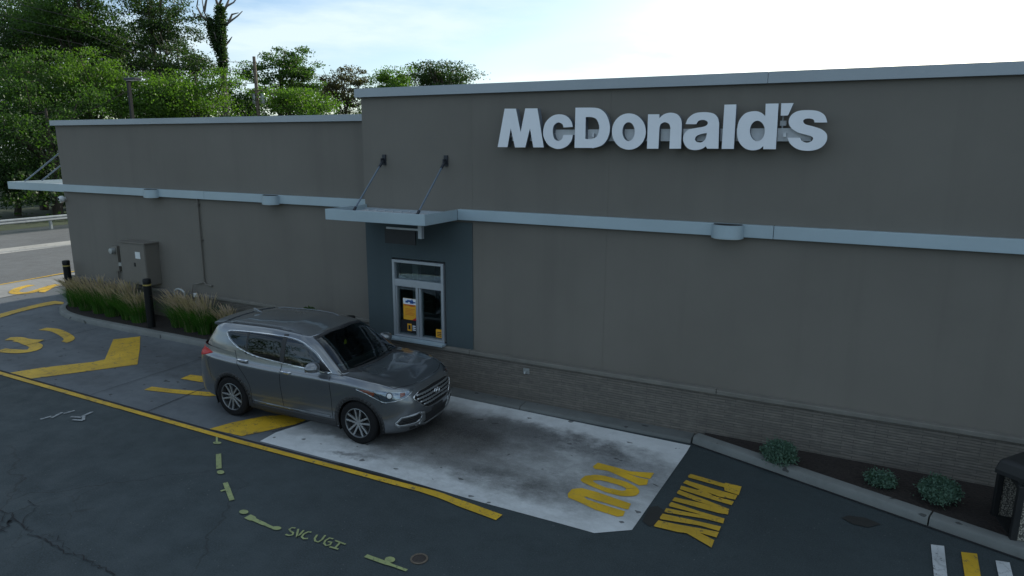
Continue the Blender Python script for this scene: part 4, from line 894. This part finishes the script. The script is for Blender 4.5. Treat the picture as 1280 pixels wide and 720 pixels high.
DLO = [(x+DX, y) for x, y in DLO]
WS = [(-.775,1.095),(-.35,1.10),(.35,1.10),(.775,1.095),(.62,1.54),(.3,1.578),(-.3,1.578),(-.62,1.54)]
RW = [(-.60,1.20),(.60,1.20),(.50,1.50),(-.50,1.50)]
def inside(p, poly):
    x, y = p; c_ = False; n = len(poly)
    for i in range(n):
        (x0, y0), (x1, y1) = poly[i], poly[i-1]
        if (y0 > y) != (y1 > y) and x < (x1-x0)*(y-y0)/(y1-y0)+x0: c_ = not c_
    return c_
def shrink(poly, k): cx = sum(p[0] for p in poly)/len(poly); cy = sum(p[1] for p in poly)/len(poly); return [(cx+(x-cx)*k, cy+(y-cy)*k) for x, y in poly]
D2, W2, R2 = shrink(DLO, .975), shrink(WS, .99), shrink(RW, .96); WB = 2.715; kill = []
for f in bm.faces:
    c_ = f.calc_center_median(); n_ = f.normal
    if abs(c_.y) > .5 and c_.x < -.6 and inside((c_.x, c_.z), D2) and abs(n_.y) > .5: kill.append(f)
    elif c_.x > -1.3 and c_.z > 1.085 and n_.x > .06 and inside((c_.y, c_.z), W2) and abs(n_.y) < .93: kill.append(f)
    elif c_.x < -3.1 and n_.x < -.3 and inside((c_.y, c_.z), R2): kill.append(f)
    elif abs(c_.y) > .5 and min(math.hypot(c_.x, c_.z-.35), math.hypot(c_.x+WB, c_.z-.35)) < .405: kill.append(f)
    elif n_.x > .3 and c_.x > .6 and .57 < c_.z < .82 and abs(c_.y) < .38: kill.append(f)
bmesh.ops.delete(bm, geom=kill, context='FACES')
me = bpy.data.meshes.new('body'); bm.to_mesh(me); bm.free(); body = link('body', me, M['paint'], CAR, smooth=50)
X, Y, Zv = Vector((1,0,0)), Vector((0,1,0)), Vector((0,0,1))
def proj(name, polys, u, v, d, off, m, parent=CAR, step=.035, depth=.0, frm=3.0, thick=.006, maxd=1e9, smooth=50):
    """lay flat outlines (in axes u,v) on the body along direction d"""
    bmx = bmesh.new()
    for poly in polys:
        bp = bmesh.new(); vs_ = [bp.verts.new((a, b, 0)) for a, b in poly]
        for t in tessellate_polygon([[Vector((a, b, 0)) for a, b in poly]]):
            try: bp.faces.new([vs_[i] for i in t])
            except ValueError: pass
        a0, a1 = min(p[0] for p in poly), max(p[0] for p in poly); b0, b1 = min(p[1] for p in poly), max(p[1] for p in poly)
        for k in range(1, int((a1-a0)/step)+1): bmesh.ops.bisect_plane(bp, geom=bp.verts[:]+bp.edges[:]+bp.faces[:], plane_co=(a0+k*step, 0, 0), plane_no=(1, 0, 0))
        for k in range(1, int((b1-b0)/step)+1): bmesh.ops.bisect_plane(bp, geom=bp.verts[:]+bp.edges[:]+bp.faces[:], plane_co=(0, b0+k*step, 0), plane_no=(0, 1, 0))
        mp_ = {}; 
        for q in bp.verts:
            o_ = u*q.co.x+v*q.co.y-d*frm; hit = TREE.ray_cast(o_, d)
            if hit[0] is not None and hit[3] < maxd+frm:
                n_ = hit[1]; n_ = n_ if n_.dot(d) < 0 else -n_
                mp_[q] = bmx.verts.new(hit[0]+n_*off)
        for f in bp.faces:
            if all(q in mp_ for q in f.verts):
                try: bmx.faces.new([mp_[q] for q in f.verts])
                except ValueError: pass
        bp.free()
    bmesh.ops.remove_doubles(bmx, verts=bmx.verts, dist=.0012)
    bmesh.ops.recalc_face_normals(bmx, faces=bmx.faces)
    me = bpy.data.meshes.new(name); bmx.to_mesh(me); bmx.free()
    s_ = sum((p.normal.dot(d))*p.area for p in me.polygons)
    if s_ > 0: me.flip_normals()
    o = link(name, me, m, parent, smooth=smooth)
    if thick: md = o.modifiers.new('solid', 'SOLIDIFY'); md.thickness = thick; md.offset = -1
    return o
def SD(sgn): return (X, Zv, Vector((0, -sgn, 0)))       # view on to side sgn (-1 near, +1 far)
def rb(pts, wd): return ribbon(pts, wd)
arcp = lambda cx, cz, r, a0, a1, n=22: [(cx+r*math.cos(a0+(a1-a0)*k/n), cz+r*math.sin(a0+(a1-a0)*k/n)) for k in range(n+1)]
BX = -1.63+DX
for sg_ in (-1, 1):
    u, v, d = SD(sg_); fd = [p for p in DLO]
    # glass: front door, rear door, quarter
    def clip(poly, x0, x1):
        out = []; 
        for i in range(len(poly)):
            a, b = poly[i-1], poly[i]
            ins = lambda p: x0 <= p[0] <= x1
            for xc in sorted((x0, x1), key=lambda q: (q-a[0])*(1 if b[0] > a[0] else -1)):
                if (a[0]-xc)*(b[0]-xc) < 0: out.append((xc, a[1]+(b[1]-a[1])*(xc-a[0])/(b[0]-a[0])))
            if ins(b): out.append(b)
        return out
    proj('side_window', [clip(DLO, BX+.035, .2)], u, v, d, .001, M['carglass'], thick=0, maxd=1.2)
    proj('side_window', [clip(DLO, -2.42+DX, BX-.045)], u, v, d, .001, M['privacy'], thick=0, maxd=1.2)
    proj('side_window', [clip(DLO, -3.0, -2.45+DX)], u, v, d, .001, M['privacy'], thick=0, maxd=1.2)
    pil = [[(BX-.05, 1.10), (BX+.04, 1.10), (BX+.04, 1.57), (BX-.05, 1.57)], [(-2.38, 1.17), (-2.34, 1.17), (-2.34, 1.54), (-2.38, 1.54)], [(-.53, 1.09), (-.77, 1.10), (-.80, 1.27)]]
    for pp_ in pil: proj('window_pillar', [pp_], u, v, d, .004, M['trim'], maxd=1.2)
    lo = [(-2.95,1.45),(-2.91,1.40),(-2.79,1.32),(-2.58,1.235),(-2.2,1.155),(-1.7,1.12),(-1.2,1.10),(-.60,1.085)]
    up_ = [(-2.95,1.45),(-2.93,1.48),(-2.88,1.498),(-2.7,1.516),(-2.35,1.534),(-2.0,1.542),(-1.7,1.538),(-1.45,1.522),(-1.26,1.49),(-1.10,1.425),(-.95,1.353),(-.78,1.225),(-.60,1.085)]
    lo = [(x+DX, z) for x, z in lo]; up_ = [(x+DX, z) for x, z in up_]
    lo = [tuple(p) for p in smooth_pts(lo, 4)]; up_ = [tuple(p) for p in smooth_pts(up_, 4)]
    proj('window_trim', [rb(lo, .016)], u, v, d, .007, M['chrome'], maxd=1.2); proj('window_trim', [rb(up_, .009)], u, v, d, .006, M['chrome'], maxd=1.2)
    # wheel arch and sill cladding
    for cx in (0, -WB):
        a0, a1 = R(-14), R(194)
        o_ = arcp(cx, .35, .462, a0, a1); i_ = arcp(cx, .35, .392, a0, a1)
        proj('arch_trim', [[o_[k], o_[k+1], i_[k+1], i_[k]] for k in range(len(o_)-1)], u, v, d, .007, M['trim'], thick=.03, step=.05, maxd=.9)
    proj('sill_trim', [[(-.44,.20),(-.44,.335),(-2.30,.335),(-2.30,.20)]], u, v, d, .010, M['trim'], thick=.012, maxd=.9)
    proj('door_moulding', [rb([(-.55,.375),(-1.4,.36),(-2.2,.37)], .03)], u, v, d, .012, M['paint'], thick=.012, maxd=.9)
    gp = [rb([(-.54,1.08),(-.52,.95),(-.50,.70),(-.50,.34)], .010), rb([(BX,1.11),(BX-.01,.75),(BX+.03,.34)], .010), rb([(tuple(p)) for p in smooth_pts([(-2.62,1.20),(-2.52,1.0),(-2.36,.80),(-2.26,.62),(-2.24,.34)], 5)], .010),
          rb([(.44,.73),(.40,.85),(.30,.93)], .008), rb([(-3.22,.62),(-3.28,.95),(-3.20,1.02)], .008), rb([(-2.98,.83),(-3.18,.83),(-3.18,1.0),(-2.98,1.0),(-2.98,.83)], .006)]
    proj('panel_gap', [gp[0]], u, v, d, .0015, M['gap'], thick=0, step=.05, maxd=.9); proj('panel_gap', [gp[1]], u, v, d, .0015, M['gap'], thick=0, step=.05, maxd=.9)
    proj('panel_gap', [gp[2]], u, v, d, .0015, M['gap'], thick=0, step=.05, maxd=.9); proj('panel_gap', [gp[3]], u, v, d, .0015, M['gap'], thick=0, step=.05, maxd=.9); proj('panel_gap', [gp[4]], u, v, d, .0015, M['gap'], thick=0, step=.05, maxd=.9)
    # handles
    for hx, hz in ((-1.43, 1.0), (-2.41, 1.06)):
        a = TREE.ray_cast(Vector((hx, sg_*3, hz)), d)[0]
        pts = [a+Vector((-.11, 0, .004)), a+Vector((-.095, sg_*.03, 0)), a+Vector((0, sg_*.042, 0)), a+Vector((.085, sg_*.034, 0)), a+Vector((.10, sg_*.004, 0))]
        MB().tube(pts, [.014, .021, .024, .022, .014], 8).build('door_handle', M['chrome'], CAR, smooth=True)
    # mirror
    mc_ = Vector((-.79, sg_*1.015, 1.18)); bmq = bmesh.new(); bmesh.ops.create_uvsphere(bmq, u_segments=20, v_segments=14, radius=1)
    for q in bmq.verts:
        x, y, z = q.co; fx = (max(x, -.55) if x < 0 else x)
        yy = y*(1-.15*max(0, -z)); q.co = (fx*.135*(1-.15*abs(y)), yy*.135, (z*.088 if z > -.6 else -.6*.088+(z+.6)*.04)*(1-.18*y*sg_))
    mm_ = bpy.data.meshes.new('mirror'); bmq.to_mesh(mm_); bmq.free(); mo_ = link('mirror', mm_, M['paint'], CAR, smooth=True); mo_.location = mc_
    MB().prism([(-.10,-.06),(.10,-.06),(.095,.06),(-.09,.065)], -.068, -.064, lambda a_, b_, w_: (w_, a_, b_)).build('mirror_glass', M['reflector'], mo_)
    MB().tube([(-.0, -sg_*.22, -.10), (0, -sg_*.11, -.065), (0, -sg_*.05, -.04)], [.032, .026, .024], 10).build('mirror_arm', M['paint'], mo_, smooth=True)
    MB().lathe([(0, 0)], n=3) if False else None
    # front lamps
    dd = Vector((-1, -sg_*1.0, 0)).normalized(); uu = Vector((1, -sg_*1.0, 0)).normalized()
    hl = [(-.67,.925),(-.52,.885),(-.30,.775),(-.25,.765),(-.02,.80),(.10,.835),(.20,.885),(.22,.905),(.10,.912),(-.10,.925),(-.35,.945),(-.55,.945)]
    proj('headlight', [hl], uu, Zv, dd, -.0005, M['gap'], step=.03, thick=0); hk = CAR.children[-1]
    hk = [c_ for c_ in CAR.children if c_.name.startswith('headlight')][-1]
    ins_ = [(-.29,.795),(-.24,.785),(-.05,.815),(.08,.85),(.16,.893),(.05,.897),(-.15,.91),(-.34,.93),(-.40,.90)]
    proj('reflector', [ins_], uu, Zv, dd, .001, M['reflector'], hk, step=.03, thick=0)
    proj('projector', [[(-.19+.052*math.cos(a), .862+.048*math.sin(a)) for a in np.linspace(0, 6.2, 20)]], uu, Zv, dd, .012, M['gap'], hk, step=.02, thick=.014)
    proj('projector_lens', [[(-.19+.036*math.cos(a), .862+.034*math.sin(a)) for a in np.linspace(0, 6.2, 20)]], uu, Zv, dd, .018, M['white'], hk, step=.02, thick=.01)
    proj('amber_lens', [[(-.03,.825),(.05,.845),(.06,.885),(-.02,.888)]], uu, Zv, dd, .006, M['amber'], hk, step=.03, thick=.004)
    proj('amber_lens', [[(-.63,.922),(-.50,.885),(-.42,.845),(-.40,.90),(-.50,.935)]], uu, Zv, dd, .006, M['amber'], hk, step=.03, thick=.004)
    ol = [(-.66,.925),(-.52,.88),(-.30,.770),(-.25,.760),(-.02,.795),(.10,.830),(.20,.880)]
    proj('lamp_rim', [rb(ol, .014)], uu, Zv, dd, .010, M['chrome'], hk, step=.04, thick=.006)
    proj('lamp_lens', [hl], uu, Zv, dd, .014, M['headglass'], hk, step=.04, thick=0)
    # fog lamp pod
    fo = [(-.12,.40),(-.02,.50),(.28,.53),(.34,.47),(.30,.40),(.22,.36),(-.05,.355)]
    proj('fog_lamp', [fo], uu, Zv, dd, .002, M['trim'], step=.04, thick=0); fk = [c_ for c_ in CAR.children if c_.name.startswith('fog_lamp')][-1]
    ring = fo+[fo[0]]; proj('fog_rim', [rb(ring[:4], .03), rb(ring[4:8], .045), rb([ring[3], ring[4]], .03)], uu, Zv, dd, .016, M['satin'], fk, step=.04, thick=.014)
    proj('fog_slat', [rb([(0,.44),(.27,.47)], .012), rb([(-.02,.405),(.26,.43)], .012)], uu, Zv, dd, .010, M['gap'], fk, thick=.006)
    proj('skid_end', [[(.30,.53),(.38,.52),(.40,.34),(.22,.29),(.20,.33),(.33,.38)]], uu, Zv, dd, .012, M['satin'], step=.04, thick=.014)
    # tail lamp
    dt = Vector((1, -sg_*1.3, 0)).normalized(); ut = Vector((-1.3, -sg_*1.0, 0)).normalized()
    q = lambda x, y: (Vector((x, sg_*y, 0)).dot(ut))
    u0, u1, u2 = q(-3.20, .90), q(-3.60, .75), q(-3.78, .46)
    proj('tail_lamp', [[(u0,1.085),(u0+.16,1.02),(u1,.96),(u2,.97),(u2,1.10),(u1,1.135),(u0+.18,1.13)]], ut, Zv, dt, .006, M['tail'], step=.04, thick=.012)
    # roof rail
    rr = [Vector((x, sg_*(.60-.02*abs(x+2.1)), 1.0)) for x in np.linspace(-1.50, -2.95, 12)]
    zs = [TREE.ray_cast(Vector((p.x, p.y, 3)), -Zv)[0].z for p in rr]
    MB().tube([Vector((p.x, p.y, z+(.020 if 0 < i < 11 else .0))) for i, (p, z) in enumerate(zip(rr, zs))], .009, 8).build('roof_rail', M['rail'], CAR, smooth=True)
    proj('roof_seam', [rb([(x, sg_*(.645-.02*abs(x+2.1))) for x in np.linspace(-1.3, -3.0, 12)], .012)], X, Y, -Zv, .0015, M['gap'], thick=0)
# windscreen, rear window, front end
proj('windscreen', [WS], Y, Zv, -X, .001, M['carglass'], thick=0); proj('rear_window', [RW], Y, Zv, X, .001, M['privacy'], thick=0, frm=6)
band = [rb([(-.775,1.098),(-.35,1.103),(.35,1.103),(.775,1.098)], .026), rb([(-.615,1.548),(-.3,1.585),(.3,1.585),(.615,1.548)], .03), rb([(-.78,1.09),(-.62,1.545)], .018), rb([(.78,1.09),(.62,1.545)], .018)]
proj('windscreen_seal', band, Y, Zv, -X, .003, M['trim'], thick=.004)
gr_o = [(-.40,.845),(0,.858),(.40,.845),(.53,.80),(.545,.765),(.38,.60),(.28,.565),(0,.555),(-.28,.565),(-.38,.60),(-.545,.765),(-.53,.80)]
gl_ = MB(); gl_.box((.66, -.5, .55), (.70, .5, .86)); gl_.build('grille', M['gap'], CAR); gk = [c_ for c_ in CAR.children if c_.name.startswith('grille')][-1]
proj('grille_mesh', [shrink(gr_o, .99)], Y, Zv, -X, .002, M['gap'], gk, thick=0)
for z, w_ in ((.80,.49),(.745,.50),(.69,.45),(.635,.385)): proj('grille_bar', [rb([(y, z-.015*(abs(y)/w_)**2*0) for y in np.linspace(-w_, w_, 16)], .024)], Y, Zv, -X, .016, M['satin'], gk, thick=.014)
rg = shrink(gr_o, 1.035); ri = shrink(gr_o, .995); proj('grille_frame', [[rg[i], rg[(i+1) % 12], ri[(i+1) % 12], ri[i]] for i in range(12)], Y, Zv, -X, .014, M['chrome'], gk, thick=.014)
# slanted emblem in an oval ring
ov = lambda r: [(.082*r*math.cos(a)-0, .742+.044*r*math.sin(a)) for a in np.linspace(0, 2*math.pi, 29)]
A1, A2 = ov(1.0), ov(.82); proj('emblem', [[A1[k], A1[k+1], A2[k+1], A2[k]] for k in range(28)], Y, Zv, -X, .034, M['chrome'], step=.05, thick=.015)
ek = [c_ for c_ in CAR.children if c_.name.startswith('emblem')][-1]
proj('emblem_letter', [rb([(-.018+.0,.775),(-.036,.710)][::1], .014), rb([(.036,.775),(.018,.710)], .014), rb([(-.027,.735),(.027,.750)], .011)], Y, Zv, -X, .034, M['chrome'], ek, thick=.015)
proj('lower_intake', [[(-.44,.46),(.44,.46),(.50,.30),(-.50,.30)]], Y, Zv, -X, .004, M['trim'], thick=0)
proj('bumper_trim', [[(-.62,.345),(.62,.345),(.60,.27),(-.60,.27)]], Y, Zv, -X, .006, M['trim'], thick=.01)
proj('skid_plate', [rb([(-.46,.335),(-.30,.27),(.30,.27),(.46,.335)], .035)], Y, Zv, -X, .016, M['satin'], thick=.014)
proj('licence_holder', [[(-.17,.52),(.17,.52),(.17,.42),(-.17,.42)]], Y, Zv, -X, .008, M['trim'], thick=.006)
proj('panel_gap', [rb([tuple(p) for p in smooth_pts([(.58,.70),(.70,.40),(.72,0),(.70,-.40),(.58,-.70)], 6)], .010)], X, Y, -Zv, .0012, M['gap'], thick=0)
for s_ in (-1, 1): proj('panel_gap', [rb([(.58,.70*s_),(.2,.815*s_),(-.45,.80*s_)], .009)], X, Y, -Zv, .0012, M['gap'], thick=0)
for y0, y1 in ((-.55, .02), (.02, .60)):
    a = TREE.ray_cast(Vector((3, y0, 1.125)), -X)[0]; b = TREE.ray_cast(Vector((3, y1, 1.145)), -X)[0]; MB().tube([a+Vector((.015,0,.01)), (a+b)/2+Vector((.03,0,.012)), b+Vector((.015,0,.01))], .007, 6).build('wiper', M['black'], CAR)
# spoiler, aerial
sp = [(-3.15,1.606),(-3.28,1.598),(-3.41,1.583),(-3.415,1.560),(-3.29,1.535),(-3.15,1.56)]; sp = [(x+.055, z) for x, z in sp]
mb = MB(); n_ = 14; vs = []; fs = []
for k in range(n_+1):
    y = -.635+1.27*k/n_; q = (abs(y)/.64)**3
    for x, z in sp: vs.append((x+.05*q*(1 if x < -3.2 else 0), y, z-.022*q+.018*(1-q)))
m6 = len(sp)
for k in range(n_):
    for j in range(m6): fs.append((k*m6+j, k*m6+(j+1) % m6, (k+1)*m6+(j+1) % m6, (k+1)*m6+j))
fs += [tuple(range(m6)), tuple(n_*m6+j for j in range(m6))[::-1]]; mb.add(vs, fs); mb.build('spoiler', M['paint'], CAR, smooth=35)
MB().prism([(-2.98,0),(-2.78,0),(-2.93,.06),(-2.99,.065)], -.02, .02, lambda a_, b_, w_: (a_, w_, b_+1.655)).build('aerial_fin', M['paint'], CAR, bevel=.008)
# wheels
def wheel(x, y, sg_):
    t = MB().lathe([(.225,-.10),(.30,-.112),(.335,-.105),(.352,-.085),(.358,-.05),(.359,0),(.358,.05),(.352,.085),(.335,.105),(.30,.112),(.225,.10)], axis='Y', n=56).build('wheel', M['rubber'], CAR, smooth=True)
    t.location = (x, y, .358)
    for k in range(4): pass
    o_ = sg_
    MB().lathe([(.238,o_*.085),(.246,o_*.108),(.236,o_*.112),(.226,o_*.098),(.222,-o_*.06)], axis='Y', n=56).build('rim', M['rail'], t, smooth=30)
    MB().lathe([(.228,o_*.02),(.0,o_*.02)], axis='Y', n=40).build('brake_disc', M['black'], t)
    MB().lathe([(0,o_*.098),(.030,o_*.097),(.036,o_*.085),(.036,o_*.05)], axis='Y', n=20).build('hub_cap', M['satin'], t, smooth=30)
    for k in range(5):
        a = 2*math.pi*k/5+.3+(.4 if x < -1 else 0); mb = MB()
        for s2 in (-1, 1):
            i0, i1 = .018, .055; r0, r1 = .03, .234; w0, w1 = .016, .014
            vs = []
            for (r, off, w_, dpt) in ((r0, i0*s2, w0, .092), (.13, (i0+i1)/2*s2, .015, .094), (r1, i1*s2, w1, .104)):
                for ww in (-w_, w_):
                    for dp_ in (dpt, dpt-.035):
                        px_, pz_ = r, off+ww; vs.append((px_*math.cos(a)-pz_*math.sin(a), o_*dp_, px_*math.sin(a)+pz_*math.cos(a)))
            fs = []
            for q in (0, 4): fs += [(q, q+2, q+6, q+4), (q+1, q+5, q+7, q+3), (q, q+4, q+5, q+1), (q+2, q+3, q+7, q+6)]
            fs += [(0,1,3,2),(8,10,11,9)]; mb.add(vs, fs)
        mb.build('spoke', M['satin'], t, bevel=.003)
for x in (0, -WB):
    for s_ in (-1, 1): wheel(x, s_*.825, s_)
for x in (0, -WB):
    for s_ in (-1, 1):
        mb = MB(); pts = arcp(x, .35, .42, R(-25), R(205), 20); vs = [(a, s_*.90, b) for a, b in pts]+[(a, s_*.55, b) for a, b in pts]; n = len(pts)
        mb.add(vs+[(x, s_*.55, .3)], [(k, k+1, n+k+1, n+k) for k in range(n-1)]+[(n+k, n+k+1, 2*n) for k in range(n-1)])
        mb.build('wheel_well', M['black'], CAR)
mb = MB(); mb.box((-3.5,-.56,.20),(.62,.56,.26)).box((-2.3,-.84,.19),(-.45,.84,.25)); mb.build('underbody', M['black'], CAR)
# interior
mb = MB(); mb.box((-3.3,-.80,.32),(-.5,.80,.36)); mb.box((-.62,-.74,.36),(-.50,.74,1.02)); mb.box((-3.4,-.7,.36),(-3.36,.7,1.12)); mb.build('cabin_floor', M['interior'], CAR)
MB().box((-.80,-.74,.82),(-.42,.74,1.05)).build('dashboard', M['interior'], CAR, bevel=.04)
MB().box((-.78,-.70,1.052),(-.60,-.35,1.056)).build('dash_mat', M['white'], CAR)
for s_ in (-1, 1):
    mb = MB(); mb.box((-3.2, s_*.80-.012, .36), (-.60, s_*.80+.012, 1.06)); mb.build('door_card', M['interior'], CAR)
for x in (-1.55, -2.45):
    for y in ((-.38, .38) if x > -2 else (-.45, .0, .45)):
        w_ = .25 if x > -2 else .21; t = MB().box((x-.05,y-w_,.45),(x+.48,y+w_,.60)).build('seat', M['interior'], CAR, bevel=.04)
        b_ = MB(); b_.prism([(x-.05,.55),(x+.08,.55),(x-.10,1.22),(x-.20,1.20)], y-w_*.92, y+w_*.92, lambda a_, c_, w2: (a_, w2, c_)); b_.build('backrest', M['interior'], t, bevel=.03)
        MB().box((x-.22,y-.12,1.24),(x-.13,y+.12,1.40)).build('headrest', M['interior'], t, bevel=.03)
MB().lathe([(.17,0),(.185,.012),(.20,0),(.185,-.012),(.17,0)], axis='X', n=28).box((-.012,-.17,-.02),(.012,.17,.02)).build('steering_wheel', M['black'], CAR, smooth=True)
st = [c_ for c_ in CAR.children if c_.name.startswith('steering')][-1]; st.location = (-.98, .38, 1.0); st.rotation_euler = (0, R(20), 0)
MB().box((-1.02,-.11,1.43),(-1.00,.11,1.50)).build('rear_view_mirror', M['black'], CAR, bevel=.008)
MB().prism([(-.03,-.05),(.03,-.05),(.035,.0),(0,.035),(-.03,.0)], -.004, .004, lambda a_, b_, w_: (w_, a_, b_)).build('air_freshener', mat('yellow_card', (.50,.50,.04), .7), CAR); af = [c_ for c_ in CAR.children if c_.name.startswith('air_fr')][-1]; af.location = (-.93,.02,1.34)
MB().tube([(-.99,.02,1.44),(-.93,.02,1.375)], .003, 5).build('cord', M['white'], af) if False else None
CAR.rotation_euler = (0, 0, R(2.2)); CAR.location = (-6.70, 8.775, 0); CAR.scale = (1, 1, 1.015)
